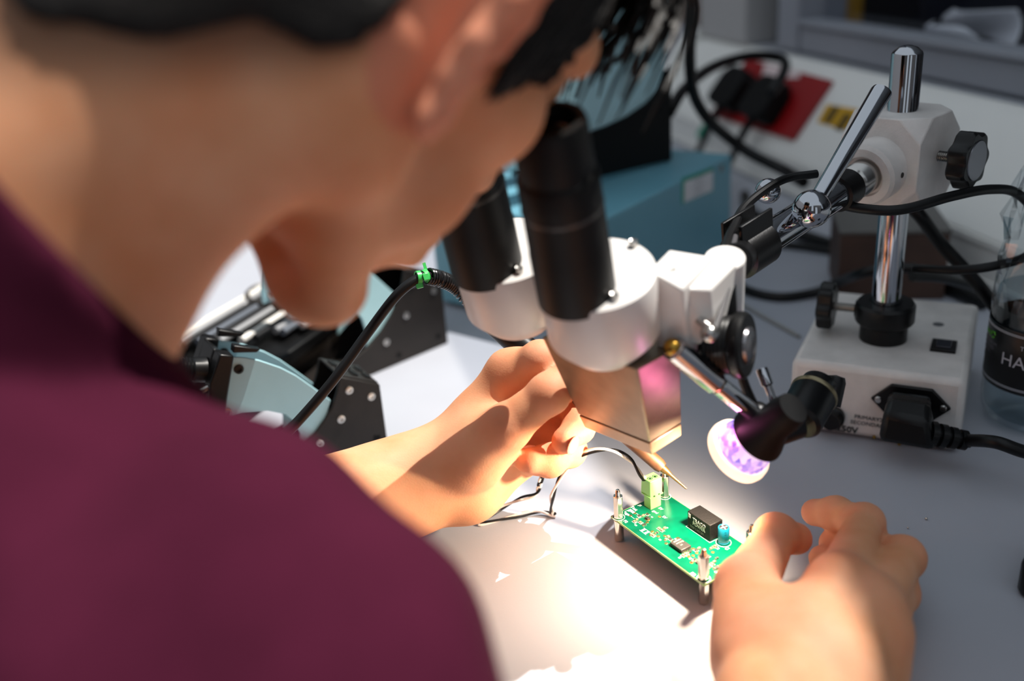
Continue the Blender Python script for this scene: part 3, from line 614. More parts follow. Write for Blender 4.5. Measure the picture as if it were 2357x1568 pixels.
# ================================================================= TOOL HOLDERS
def tool_holder(A, e, lab, sc_=1.0, vents=True, clamp=True, group='blue and black tool holders', z0=0.0):
    """A: lower right corner of the near cheek; e: along the cheek to its left; n: away from the camera"""
    A = V(A); e = V(e).normalized(); n = e.cross(UP)
    if n.y < 0: n = -n
    S = sc_
    def q(s, z, d=0): return A + e * (s * S) + UP * (z * S) + n * (d * S)
    t = thing('tool_holder', (A + e * .05 * S + n * .02 * S)[:], lab, 'tool holder', group)
    bracket = [(0, 0), (-.0005, .050), (.0285, .0655), (.0325, .0545), (.0380, .0440), (.0450, .0360), (.0540, .0280), (.0668, .0205), (.084, .0150), (.105, .0125), (.105, 0)]
    sc2 = lambda poly: [(a * S, b_ * S) for a, b_ in poly]
    cheeks = []
    for d in (0, .040):
        c_ = MB().prism(sc2(bracket), q(0, 0, d), e, UP, n, .003 * S).build('cheek_plate', HOLDB, t, bev=.0006 * S); cheeks.append(c_)
        if d == 0:
            for s, z in ((.0075, .043), (.0235, .0535), (.033, .033), (.052, .0195)):
                sc_w = MB().lathe([(0, 0), (.0032, 0), (.0030, .0009), (.0016, .0011), (.0014, .0002), (0, .0002)], q(s, z), -n, 18).build('bolt', STEEL, c_)
            for s, z in ((.008, .0085), (.043, .0065)): MB().lathe([(.0028, .0001), (.0026, .0004), (.0024, .0001), (0, .0001)], q(s, z), -n, 18).build('mounting_hole', BLACKM, c_)
    # slotted top panel between the cheeks
    top_ = MB().hexa([q(-.0005, .049, .003), q(.0285, .0645, .003), q(.0285, .0645, .040), q(-.0005, .049, .040)], [q(-.0005, .051, .003), q(.0285, .0668, .003), q(.0285, .0668, .040), q(-.0005, .051, .040)]).build('top_panel', HOLDB, t, bev=.0006)
    if vents:
        ta = (q(.0285, .0668) - q(-.0005, .051)).normalized(); tn = ta.cross(n)
        if tn.z < 0: tn = -tn
        for i in range(3):
            for k in range(2): MB().box(q(.0045 + i * .0095, .0538 + i * .0052, .013 + k * .015) + tn * .0004, (.0045 * S, .009 * S, .001), (ta, n, tn)).build('vent_slot', BLACKM, top_)
    MB().prism(sc2([(-.0005, 0), (-.0005, .05), (.0015, .05), (.0015, 0)]), q(0, 0, .003), e, UP, n, .037 * S).build('end_plate', HOLDB, t)
    MB().prism(sc2([(.0, .0), (.0, .002), (.105, .002), (.105, 0)]), q(0, 0, .003), e, UP, n, .037 * S).build('floor_plate', HOLDB, t)
    blue = [(.0997, .1026), (.0905, .0990), (.0817, .0943), (.0682, .0845), (.0585, .0752), (.0493, .0640), (.0371, .0486), (.0425, .0365), (.0560, .0255), (.0665, .0195), (.0640, .0300), (.0660, .0410), (.0714, .0489), (.0828, .0557), (.1005, .0598), (.1172, .0593), (.117, .0676), (.1085, .0877)]
    for d in (.003, .0375):
        bl = MB().prism(sc2(blue), q(0, 0, d), e, UP, n, .0022 * S).build('curved_plate', LBLUE, t, bev=.0005)
        for s, z in ((.0965, .0925), (.1105, .0640)): MB().lathe([(0, 0), (.0034, 0), (.0032, .0012), (.0018, .0014), (.0016, .0003), (0, .0003)], q(s, z, d), -n, 18).build('bolt', STEEL if z < .07 else BLACK, bl)
    if clamp:
        for d0, d1 in ((-.002, .010), (.033, .045)):
            MB().prism(sc2([(.0985, .1045), (.1075, .1085), (.1180, .0900), (.1265, .0560), (.1165, .0545)]), q(0, 0, d0), e, UP, n, (d1 - d0) * S).build('clamp_jaw', BLACK, t, bev=.0012)
            MB().prism(sc2([(.0985, .1060), (.0830, .1015), (.0800, .1030), (.0970, .1110)]), q(0, 0, d0 + .002), e, UP, n, .007 * S).build('jaw_finger', BLACK, t, bev=.0008)
        MB().prism(sc2([(.1010, .1000), (.1080, .1090), (.1180, .0900), (.1130, .0800)]), q(0, 0, .010), e, UP, n, .024 * S).build('jaw_bridge', BLACK, t, bev=.0015)
        a_, b_ = q(.1150, .0930, .016), q(.1600, .1050, .020); L = (b_ - a_).length
        pr = [(0, 0), (.0088 * S, 0), (.0088 * S, .008)]
        for i in range(16): pr += [(.0088 * S, .008 + i * .0024), (.0078 * S, .0092 + i * .0024)]
        pr += [(.0085 * S, .049), (0, .049)]
        MB().lathe(pr, a_, b_ - a_, 28).build('ribbed_hose', RUBBER, t)
        MB().cyl(q(.112, .086, .005), q(.150, .078, .003), .0028 * S, seg=12).build('steel_pin', STEEL, t)
    return t
tool_holder((-.0999, .6396, 0), (-.8684, -.4959, 0), 'pale blue and black tool holder nearest the maroon sleeve')
tool_holder((-.0589, .8186, 0), (-.7632, -.6462, 0), 'pale blue and black tool holder behind the chin', sc_=1.28, clamp=False)

# crumpled clear bag under the first holder
m = MB(); g_ = 18; c0 = at(650, 1005, .02); vs_ = []; fs = []
for i in range(g_):
    for k in range(g_):
        a = (i / (g_ - 1) - .5); b_ = (k / (g_ - 1) - .5)
        vs_.append(V((c0.x + a * .085, c0.y + b_ * .05 + .012, .004 + .014 * random.random() * (1 - 3 * max(a * a, b_ * b_)))))
for i in range(g_ - 1):
    for k in range(g_ - 1): fs.append((i * g_ + k, (i + 1) * g_ + k, (i + 1) * g_ + k + 1, i * g_ + k + 1))
m.add(vs_, fs); bag = m.build('plastic_bag', PET, smooth=False); tag(bag, 'crumpled clear plastic bag under the nearest tool holder', 'bag')

# rack of steel rods and brass wool pot behind
rk0 = at(640, 800, .0); rack = thing('rod_rack', rk0[:], 'dark rack of parallel steel and black rods behind the nearest holder', 'rack')
R_A, R_B = atd(415, 780, .80), atd(600, 672, .90); rd = (R_B - R_A).normalized(); rs = (atd(650, 780, .80) - atd(560, 640, .92)); rs = (rs - rd * rs.dot(rd)).normalized()
rn = rd.cross(rs).normalized()
if rn.z < 0: rn = -rn
ctr = R_A.lerp(R_B, .5) + rs * .035
MB().box(ctr - rn * .014, (.19, .10, .012), (rd, rs, rn)).build('rack_plate', BLACK, rack, bev=.002)
MB().box(V((ctr.x, ctr.y, (ctr.z - .02) / 2)), (.06, .06, max(.01, ctr.z - .02)), (V((rd.x, rd.y, 0)).normalized(), V((-rd.y, rd.x, 0)).normalized(), UP)).build('rack_foot', BLACK, rack, bev=.002)
rc = [mat('rod_white', '#d9d6d0', .35), mat('rod_steel', '#c6c6c8', .3, .7), mat('rod_black', '#141416', .35), mat('rod_grey', '#7f858f', .3, .6)]
for i, (k, lo_, hi_) in enumerate([(0, 0, 1), (1, .02, 1), (2, .0, 1), (3, .05, 1), (2, .1, 1), (1, .1, .62), (3, .66, 1), (0, .15, .7), (2, .2, 1), (1, .3, .72), (3, .3, .9), (1, .4, .9)]):
    p_ = R_A + rs * (i * .0072 - .004); MB().cyl(p_ + rd * .19 * lo_ - rd * .01, p_ + rd * .19 * hi_, .0032, seg=14).build('rod', rc[k], rack)
pw = at(665, 800, .0); pot = thing('brass_wool_pot', pw[:], 'dark pot of brass wool behind the nearest tool holder', 'pot')
MB().lathe([(0, 0), (.026, 0), (.030, .004), (.031, .058), (.029, .060), (.026, .058), (.025, .02), (0, .02)], pw, UP, 36).build('pot_body', mat('pot_dark', '#3a3633', .4), pot)
bw_ = MB()
for i in range(60):
    a = random.random() * 6.28; r_ = .021 * math.sqrt(random.random()); p_ = pw + V((r_ * math.cos(a), r_ * math.sin(a), .03 + .018 * random.random()))
    bw_.tube([p_ + V((random.uniform(-1, 1), random.uniform(-1, 1), random.uniform(-.6, .6))) * .006 for _ in range(4)], .0005, seg=3, n=3)
bw_.build('brass_wool', BRASS, pot)['kind'] = 'stuff'

# ================================================================= TEAL CASE and the third holder standing on it
K = at(1681, 578, 0); T_e = V((-.637, -.771, 0)).normalized(); T_n = V((-T_e.y, T_e.x, 0)); T_n = T_n if T_n.y > 0 else -T_n
TH_ = .108; TLn, TDp = .27, .19
case = thing('equipment_case', (K + T_e * TLn / 2 + T_n * TDp / 2)[:], 'teal enamelled metal equipment case behind the microscope', 'case')
def tq_(s, d, z): return K + T_e * s + T_n * d + UP * z
cs = MB().hexa([tq_(0, 0, .004), tq_(TLn, 0, .004), tq_(TLn, TDp, .004), tq_(0, TDp, .004)], [tq_(0, 0, TH_), tq_(TLn, 0, TH_), tq_(TLn, TDp, TH_), tq_(0, TDp, TH_)]).build('case_body', TEAL, case, bev=.0025)
for s, d in ((.02, .02), (TLn - .02, .02), (.02, TDp - .02), (TLn - .02, TDp - .02)): MB().lathe([(0, 0), (.008, 0), (.008, .005), (0, .005)], tq_(s, d, 0), UP, 16).build('case_foot', RUBBER, cs)
def tface(px, py): p = on_plane(px, py, K, T_n); return (p - K).dot(T_e), p.z
a = [tface(*p) for p in ((1569, 410), (1642, 384), (1641, 440), (1568, 470))]
MB().prism(a, K, T_e, UP, -T_n, .0003).build('label_border', mat('label_green', '#2f9a84', .5), cs)
cx_ = sum(p[0] for p in a) / 4; cz_ = sum(p[1] for p in a) / 4
lbl = MB().prism([(cx_ + (p[0] - cx_) * .90 - .002, cz_ + (p[1] - cz_) * .80 - .002) for p in a], K - T_n * .0003, T_e, UP, -T_n, .0002).build('label', PAPER, cs)
for i in range(5): MB().box(K + T_e * (cx_ - .001) + UP * (cz_ + .007 - i * .0040) - T_n * .0006, (.022 - (i % 2) * .006, .0002, .0009), (T_e, T_n, UP)).build('label_line', mat('faint_ink', '#9aa0a4', .6), cs)
s, z = tface(1660, 388); MB().lathe([(0, 0), (.004, 0), (.003, .001), (0, .0012)], K + T_e * s + UP * z, -T_n, 16).build('case_screw', STEEL, cs)
# holder on the case: black cheeks with a concave seat, round pale blue plates in it
h0 = on_plane(1547, 372, V((0, 0, TH_)), UP)
he = V((-.80, -.60, 0)).normalized(); hn = V((-he.y, he.x, 0)); hn = hn if hn.y > 0 else -hn
def hq(px, py): p = on_plane(px, py, h0, hn); return (p - h0).dot(he), p.z - TH_
t3 = thing('tool_holder', h0[:], 'round pale blue and black tool holder standing on the teal case', 'tool holder', 'blue and black tool holders')
pl = [hq(*p) for p in ((1547, 368), (1545, 150), (1538, 172), (1520, 205), (1490, 238), (1450, 266), (1400, 290), (1350, 308), (1290, 320), (1290, 430))]
pl = [(a_, max(0.0, b_)) for a_, b_ in pl]
for d in (0, .07): MB().prism(pl, h0 + hn * d, he, UP, hn, .004).build('cheek_plate', BLACKM, t3, bev=.0008)
MB().prism([(0, 0), (.004, 0), (.004, pl[1][1] * .95), (0, pl[1][1] * .95)], h0 + hn * .004, he, UP, hn, .066).build('end_plate', BLACKM, t3)
ca = hq(1325, 95); ra = abs(hq(1543, 150)[0] - ca[0]) * 1.02
ra = math.hypot(hq(1520, 207)[0] - ca[0], hq(1520, 207)[1] - ca[1])
for d in (.004, .062):
    poly = [(ca[0] + ra * math.cos(a) * 1.0, ca[1] + ra * math.sin(a)) for a in [2 * math.pi * i / 64 for i in range(64)]]
    poly = [(x_, max(.002, z_)) for x_, z_ in poly]
    MB().prism(poly, h0 + hn * d, he, UP, hn, .004).build('curved_plate', LBLUE, t3, bev=.001)

# ================================================================= CARTON BLOCK, BOTTLE, DARK ADAPTER
c1, c2 = at(1926, 690, 0), at(2172, 690, 0); wx = (c2 - c1).normalized(); wy = V((-wx.y, wx.x, 0)); WH = .064; WL = (c2 - c1).length
wb = thing('storage_box', (c1.lerp(c2, .5) + wy * .04)[:], 'brown box with grey lid behind the chrome post', 'box')
MB().hexa([c1, c2, c2 + wy * .08, c1 + wy * .08], [p + UP * WH for p in (c1, c2, c2 + wy * .08, c1 + wy * .08)]).build('box_body', mat('brown_card', '#4a342a', .6, var=.35, vscale=20), wb, bev=.001)
e_ = .001
MB().hexa([p + UP * (WH + .0002) for p in (c1 - wx * e_ - wy * e_, c2 + wx * e_ - wy * e_, c2 + wx * e_ + wy * .081, c1 - wx * e_ + wy * .081)], [p + UP * (WH + .004) for p in (c1 - wx * e_ - wy * e_, c2 + wx * e_ - wy * e_, c2 + wx * e_ + wy * .081, c1 - wx * e_ + wy * .081)]).build('box_lid', mat('grey_lid', '#5e5c59', .45, var=.15, vscale=25), wb, bev=.0008)

BO = at(2372, 962, 0); bot_ = thing('water_bottle', BO[:], 'crumpled clear plastic water bottle with a black label', 'bottle')
prof = [(.0, .004), (.012, .003), (.022, .0), (.029, .003), (.0335, .010), (.0345, .022), (.0340, .032), (.0338, .078), (.0345, .082), (.0350, .090), (.0345, .110), (.0325, .125), (.0305, .135), (.0315, .150), (.0300, .165), (.0270, .180), (.0215, .196), (.0160, .210), (.0140, .218), (.0140, .236)]
m = MB(); m.lathe(prof, BO, UP, 40)
vs2 = []
for p in m.v:
    h_ = p.z
    if h_ > .083 and h_ < .212:
        k = .0042 * min(1, (h_ - .083) / .03); ang_ = math.atan2(p.y - BO.y, p.x - BO.x)
        f_ = 1 + (math.sin(ang_ * 5 + h_ * 90) * .5 + math.sin(ang_ * 9 - h_ * 160 + 1.3) * .5 + random.uniform(-.6, .6)) * k / .03
        p = V((BO.x + (p.x - BO.x) * f_, BO.y + (p.y - BO.y) * f_, p.z))
    vs2.append(p)
m.v = vs2; m.build('bottle_body', PET, bot_, ang=18)
MB().lathe([(0, .2365), (.0150, .2365), (.0155, .238), (.0155, .250), (.0145, .252), (0, .252)], BO, UP, 28).build('bottle_cap', BLACK, bot_)
MB().lathe([(0, .006), (.026, .006), (.0318, .012), (.0330, .025), (.0328, .085), (.0318, .098), (0, .098)], BO, UP, 40).build('water', WATER, bot_)
lab_ = MB().lathe([(.0347, .0325), (.0350, .033), (.0350, .0775), (.0347, .078)], BO, UP, 64).build('bottle_label', mat('label_black', '#0b0b0d', .35), bot_)
LINK = mat('label_ink', '#b9b9c0', .5)
for z in (.0352, .0362, .0742, .0752): MB().lathe([(.0350, z), (.0352, z), (.0352, z + .0004), (.0350, z + .0004)], BO, UP, 64).build('label_line', LINK, lab_)
vb = CAM - BO; ab = math.atan2(vb.y, vb.x)
def lw_(a_off, z_): 
    return lambda c: BO + V((math.cos(ab + a_off + c.x / .0352), math.sin(ab + a_off + c.x / .0352), 0)) * (.0353 + c.z) + UP * (z_ + c.y)
text('lettering', 'HARROGATE', .0125, Matrix(), LINK, lab_, warp=lw_(-.72, .052))
text('lettering', 'THE ORIGINAL', .0044, Matrix(), LINK, lab_, warp=lw_(-.36, .0655))
text('lettering', 'SPRING WATER', .0050, Matrix(), LINK, lab_, warp=lw_(-.20, .0440))
LG = mat('label_green_ink', '#4f9a2a', .5)
for i, (bdy, z_) in enumerate((('100%', .0665), ('MADE FROM', .0615), ('RECYCLED', .0580), ('PLASTIC', .0545), ('UK', .0485))): text('lettering', bdy, .0034 if i else .0048, Matrix(), LG if i == 0 else mat('dim_label', '#5f5f66', .5), lab_, warp=lw_(-1.42, z_))
for k in range(3):      # three chasing arrows mark
    a_ = k * 2.094
    wf = lw_(-1.02, .0690)
    pts = [(math.cos(a_ + t_) * .0022, math.sin(a_ + t_) * .0022) for t_ in (0, .5, 1.0, 1.5)]
    mk = MB(); mk.tube([wf(V((x_, y_, .0001))) for x_, y_ in pts], [.0005, .0005, .0008, .0001], seg=5, n=3).build('recycling_mark', LG, lab_)

ad = at(2372, 1330, .012); m = MB(); ea = (at(2357, 1390, 0) - at(2330, 1360, 0)).normalized(); eb = V((-ea.y, ea.x, 0))
q0 = at(2332, 1372, 0)
ado = thing('power_adapter', q0[:], 'small black plastic box at the right edge of the bench', 'adapter')
ex_ = V((.72, -.69, 0)); ey_ = V((.69, .72, 0))
qq = [(0, .004), (.004, 0), (.05, 0), (.05, .045), (.004, .045), (0, .041)]
MB().hexa([q0 + ex_ * a + ey_ * b_ + UP * .0005 for a, b_ in qq], [q0 + ex_ * a + ey_ * b_ + UP * .022 for a, b_ in qq]).build('adapter_body', BLACK, ado, bev=.003)
MB().box(q0 + ex_ * .03 + ey_ * .022 + UP * .0222, (.03, .024, .0006), (ex_, ey_, UP)).build('adapter_label', mat('adapter_grey', '#2c2d30', .5), ado)
for k, (px, py) in enumerate(((2132, 1194), (2090, 1215))):
    p_ = at(px, py, .0009); tag(MB().ball(p_, .0009 - .0003 * k, seg=10, rings=6).build('solder_bead', NICKEL), ('shiny bead of solder on the bench right of the hand', 'smaller bead of solder left of the shiny one')[k], 'solder bead')

# ================================================================= CORDS
def cord(name, pts, r, lab, mt=RUBBER, n=10): return tag(MB().tube(pts, r, n=n, seg=12).build(name, mt), lab, 'cord')
cord('lamp_supply_cord', [atd(1905, 440, .605), atd(1935, 470, .61), atd(2020, 484, .60), atd(2090, 480, .598), atd(2190, 452, .605), atd(2280, 436, .62), atd(2345, 448, .64), atd(2400, 520, .66), atd(2370, 585, .665), atd(2290, 612, .66), atd(2200, 622, .67), atd(2105, 618, .69)], .0032, 'black cord arching from the boom past the bottle')
cord('bench_cord', [at(2105, 618, .064), at(2040, 618, .06), at(1975, 632, .05), at(1930, 650, .02), at(1880, 672, .006), at(1800, 684, .0045), at(1730, 672, .0045), at(1690, 650, .0045)], .0045, 'black cord lying on the bench left of the base')
cord('bench_cord', [at(2100, 636, .08), at(2170, 640, .07), at(2250, 660, .05)], .0042, 'short black cord crossing behind the chrome post')
cord('thick_cord', [atd(2090, 470, .71), atd(2120, 500, .71), atd(2165, 560, .72), atd(2220, 620, .72), atd(2262, 668, .72), atd(2300, 720, .73)], .0050, 'thick black cord slanting down behind the post to the bottle')
cord('bench_cord', [at(1600, 560, .0045), at(1700, 556, .0045), at(1775, 560, .0045), at(1850, 568, .0045), at(1915, 578, .0045)], .0042, 'black cord on the bench between teal case and brown box')
cord('coiled_cord', [at(2180, 540, .0042), at(2215, 560, .0042), at(2250, 590, .0042), at(2240, 596, .0042), at(2200, 578, .0042), at(2185, 552, .0042), at(2230, 548, .009), at(2262, 580, .0042)], .0042, 'black cord coiled on the bench left of the bottle')
pale = cord('pale_cord', [at(1690, 690, .002), at(1750, 725, .002), at(1810, 758, .002), at(1840, 775, .002)], .0016, 'thin grey cord on the bench beside the base', mat('pale_cord_grey', '#8d8c88', .5))
# mains plug in the base inlet
pg = sb(ix, -.008, iz); plug = thing('mains_plug', pg[:], 'black mains plug pushed into the transformer base', 'plug')
pd_ = (SX * .80 - SY * .55 + UP * -.12).normalized()
pp = [(-.014, .011), (.014, .011), (.014, -.007), (.006, -.015), (-.014, -.013)]
MB().prism([(-.0135, .010), (.0135, .010), (.0135, -.010), (-.0135, -.010)], pg, SX, UP, -SY, .012).build('plug_nose', BLACK, plug, bev=.003)
pb = pg - SY * .017
MB().hexa([pb - SX * .0155 - SY * .010 - UP * .015, pb + SX * .020 - SY * .010 - UP * .016, pb + SX * .020 + SY * .008 - UP * .016, pb - SX * .0155 + SY * .008 - UP * .015], [pb - SX * .0135 - SY * .008 + UP * .006, pb + SX * .014 - SY * .008 + UP * .004, pb + SX * .014 + SY * .008 + UP * .012, pb - SX * .0135 + SY * .008 + UP * .012]).build('plug_body', BLACK, plug, bev=.004)
r0 = pb + SX * .014 - UP * .008; pdir = (at(2357, 1040, .012) - r0); pdir = pdir.normalized()
for i in range(4): MB().lathe([(0, 0), (.0085 - i * .0006, .0005), (.0085 - i * .0006, .0045), (0, .005)], r0 + pdir * (i * .0068), pdir, 20).build('strain_rib', BLACK, plug)
MB().cyl(r0, r0 + pdir * .028, .0055, .0045, seg=16).build('strain_core', BLACK, plug)
MB().tube([r0 + pdir * .024, atd(2290, 1018, .605), atd(2357, 1040, .60), atd(2450, 1060, .60)], .0042, n=8, seg=12).build('cord', RUBBER, plug)

# ================================================================= SOCKET PLATE on the trunking
SA = wp(0, .085, .05); SD = (wp(0, .02, .138) - SA).normalized(); SN = WD.cross(SD); SN = SN if SN.z > 0 else -SN
def sl(px, py): p = on_plane(px, py, SA, SN); return (p - SA).dot(WD), (p - SA).dot(SD)
def splate(name, pxs, mt, t, parent=None, off=0.0, bev=.001): return MB().prism([sl(*p) for p in pxs], SA + SN * off, WD, SD, SN, t).build(name, mt, parent, bev=bev)
redc = [(1726, 138), (1921, 190), (1830, 326), (1640, 268)]
cen = sl(1780, 230); sp_ = thing('wall_socket', (SA + WD * cen[0] + SD * cen[1])[:], 'red double mains socket plate on the white trunking', 'socket')
redp = splate('socket_plate', redc, RED, .006, sp_)
splate('printed_strip', [(1768, 152), (1850, 172), (1846, 186), (1760, 184)], mat('print_white', '#d8c4c4', .6), .0065, sp_, bev=0)
for cxp in ((1722, 250), (1790, 268)):
    s, t_ = sl(*cxp); MB().box(SA + WD * s + SD * t_ + SN * .0068, (.03, .012, .002), (WD, SD, SN)).build('rocker', RED, sp_, bev=.0005)
for k, (cxp, lb) in enumerate((((1712, 222), 'black plug in the left half of the red socket'), ((1788, 248), 'black plug in the right half of the red socket'))):
    s, t_ = sl(*cxp); c_ = SA + WD * s + SD * t_ + SN * .0065
    pg_ = thing('wall_plug', c_[:], lb, 'plug')
    MB().prism([(-.034, -.022), (-.027, -.030), (.027, -.030), (.034, -.022), (.032, .016), (.016, .030), (-.016, .030), (-.032, .016)], c_, WD, SD, SN, .030).build('plug_body', BLACKM, pg_, bev=.006)
    MB().lathe([(0, 0), (.006, 0), (.0055, .03), (0, .03)], c_ + SN * .016 - SD * .027, -SD, 16).build('strain_relief', BLACKM, pg_)
    e0 = c_ + SN * .016 - SD * .05
    en = wp(-.36 + k * .10, .16 + .03 * k, .006)
    MB().tube([e0, e0 - SD * .03 - UP * .01, (e0 + en) / 2 - UP * .01 + WN * .02, en, en + WD * .12 + WN * .05], .0052, n=8).build('cord', RUBBER, pg_)
yl = splate('warning_label', [(1904, 240), (1975, 252), (1955, 302), (1881, 282)], YELLOW, .0006, None, bev=0); tag(yl, 'yellow warning label on the trunking by the red socket', 'label'); ORG[yl.name] = V((0, 0, 0))
s, t_ = sl(1915, 265)
for k in range(3): MB().box(SA + WD * (s + .03 * k) + SD * (t_ - .004 * k) + SN * .0007, (.016, .022, .0004), (WD, SD, SN)).build('printed_mark', mat('label_mark', '#5c470a', .6), yl)
gp = splate('cable_tag', [(1625, 278), (1640, 292), (1612, 322), (1603, 310)], mat('tag_teal', '#1f8a70', .5), .001, None, bev=0); tag(gp, 'small green tag on the trunking left of the socket', 'tag')
cord('hanging_cord', [atd(1592, -60, .95), atd(1590, 40, .97), atd(1588, 150, 1.0), atd(1598, 220, 1.03), atd(1630, 275, 1.05), atd(1680, 320, 1.08), atd(1730, 355, 1.08), atd(1800, 390, 1.05), atd(1850, 420, 1.0)], .0062, 'black cord hanging from above beside the teal case')
cord('looped_cord', [atd(1540, 260, 1.0), atd(1575, 205, 1.05), atd(1640, 155, 1.12), atd(1720, 130, 1.17), atd(1790, 132, 1.19), atd(1808, 150, 1.18), atd(1795, 185, 1.15), atd(1775, 215, 1.14)], .0060, 'black cord looping up from the socket toward the teal case')
cord('bench_cord', [wp(-.30, .14, .006), wp(-.22, .17, .007), wp(-.12, .16, .007), wp(.0, .13, .007), wp(.12, .12, .007)], .0065, 'thick black cord along the foot of the trunking')

# ================================================================= THINGS BEHIND THE GLAZING
def foot(px, py, out):          # point on the shelf behind the glass, under a photo point
    p = on_plane(px, py, wp(0, out, 0), WN); return V((p.x, p.y, .152))
def wbx(p, s0, s1, o0, o1, z0, z1, tp=0.0):
    q = lambda s_, o_, z_: p + WD * s_ + WN * o_ + UP * z_
    return MB().hexa([q(s0, o0, z0), q(s1, o0, z0), q(s1, o1, z0), q(s0, o1, z0)], [q(s0 + tp, o0, z1), q(s1 - tp, o0, z1), q(s1 - tp, o1 - tp, z1), q(s0 + tp, o1 - tp, z1)])
p = foot(1905, 12, -.14); t = thing('yellow_container', p[:], 'yellow container on the shelf behind the glazing', 'container')
wbx(p, -.045, .045, -.035, .035, 0, .16, .004).build('container_body', mat('dull_yellow', '#c79312', .5), t, bev=.006)
MB().lathe([(0, 0), (.02, 0), (.02, .02), (0, .02)], p + UP * .16, UP, 20).build('container_cap', BLACK, t)
p = foot(2110, 60, -.33); t = thing('dark_instrument', p[:], 'dark instrument case behind the glazing', 'case')
wbx(p, -.10, .12, -.12, .08, 0, .20, .015).build('instrument_body', mat('navy_case', '#171b2b', .4), t, bev=.01)
MB().tube([p + WD * -.06 + UP * .20, p + WD * -.05 + UP * .25, p + WD * .05 + UP * .25, p + WD * .06 + UP * .20], .008).build('handle', BLACK, t)
PB = foot(2260, 80, -.13); t = thing('paper_stack', PB[:], 'white crumpled paper sheets behind the glazing at right', 'paper')
c4 = [on_plane(x, y, wp(0, -.13, 0), WN) for x, y in ((2198, 22), (2322, 22), (2342, 128), (2190, 62))]
def sheet(nm, cs_, push):
    m = MB(); vs_ = []; n_ = 10
    for i in range(n_):
        for k in range(n_):
            u_, v_ = i / (n_ - 1), k / (n_ - 1); q = cs_[0].lerp(cs_[1], u_).lerp(cs_[3].lerp(cs_[2], u_), v_); vs_.append(q + WN * (push + .015 * math.sin(u_ * 4 + v_ * 3)))
    fs = [(i * n_ + k, (i + 1) * n_ + k, (i + 1) * n_ + k + 1, i * n_ + k + 1) for i in range(n_ - 1) for k in range(n_ - 1)]
    m.add(vs_, fs); o = m.build(nm, PAPER, t); so = o.modifiers.new('thick', 'SOLIDIFY'); so.thickness = .002; return o
sheet('paper_sheet', c4, 0)
c5 = [on_plane(x, y, wp(0, -.11, 0), WN) for x, y in ((2188, 45), (2225, 60), (2330, 128), (2190, 72))]; sheet('paper_sheet', c5, .02)

# ================================================================= PERSON (one continuous body surface, grown from a distance field)
def A3(v): return np.array((v[0], v[1], v[2]), float)
class SDF:
    def __init__(s): s.p = []
    def cap(s, a, b, r1, r2=None, k=.008, sub=False):
        a, b = A3(a), A3(b); r2 = r1 if r2 is None else r2; c = (a + b) / 2; s.p.append(('c', a, b, r1, r2, k, sub, c, np.linalg.norm(b - a) / 2 + max(r1, r2))); return s
    def ell(s, c, r, ax=None, k=.008, sub=False):
        M = np.eye(3) if ax is None else np.stack([A3(q) / np.linalg.norm(A3(q)) for q in ax]); s.p.append(('e', A3(c), M, np.array(r, float), None, k, sub, A3(c), max(r))); return s
    def chain(s, pts, k=.006):
        for (a, ra), (b, rb) in zip(pts, pts[1:]): s.cap(a, b, ra, rb, k)
        return s
    @staticmethod
    def prim(q, P):
        if q[0] == 'c':
            ab = q[2] - q[1]; t = np.clip(((P - q[1]) @ ab) / max(ab @ ab, 1e-12), 0, 1)
            return np.linalg.norm(P - q[1] - t[:, None] * ab, axis=1) - (q[3] + (q[4] - q[3]) * t)
        L = (P - q[1]) @ q[2].T; k0 = np.linalg.norm(L / q[3], axis=1); k1 = np.linalg.norm(L / q[3] ** 2, axis=1)
        return np.where(k1 > 1e-9, k0 * (k0 - 1) / np.maximum(k1, 1e-9), -q[3].min())
    def ev(s, P, cen=None, rad=0):
        d = np.full(len(P), .08)
        for q in s.p:
            if cen is not None and np.linalg.norm(cen - q[7]) > q[8] + rad + q[5] + .004: continue
            e = SDF.prim(q, P); k = q[5]
            if q[6]: h = np.maximum(k - np.abs(d + e), 0) / k; d = np.maximum(d, -e) + h * h * k * .25
            else: h = np.maximum(k - np.abs(d - e), 0) / k; d = np.minimum(d, e) - h * h * k * .25
        return d
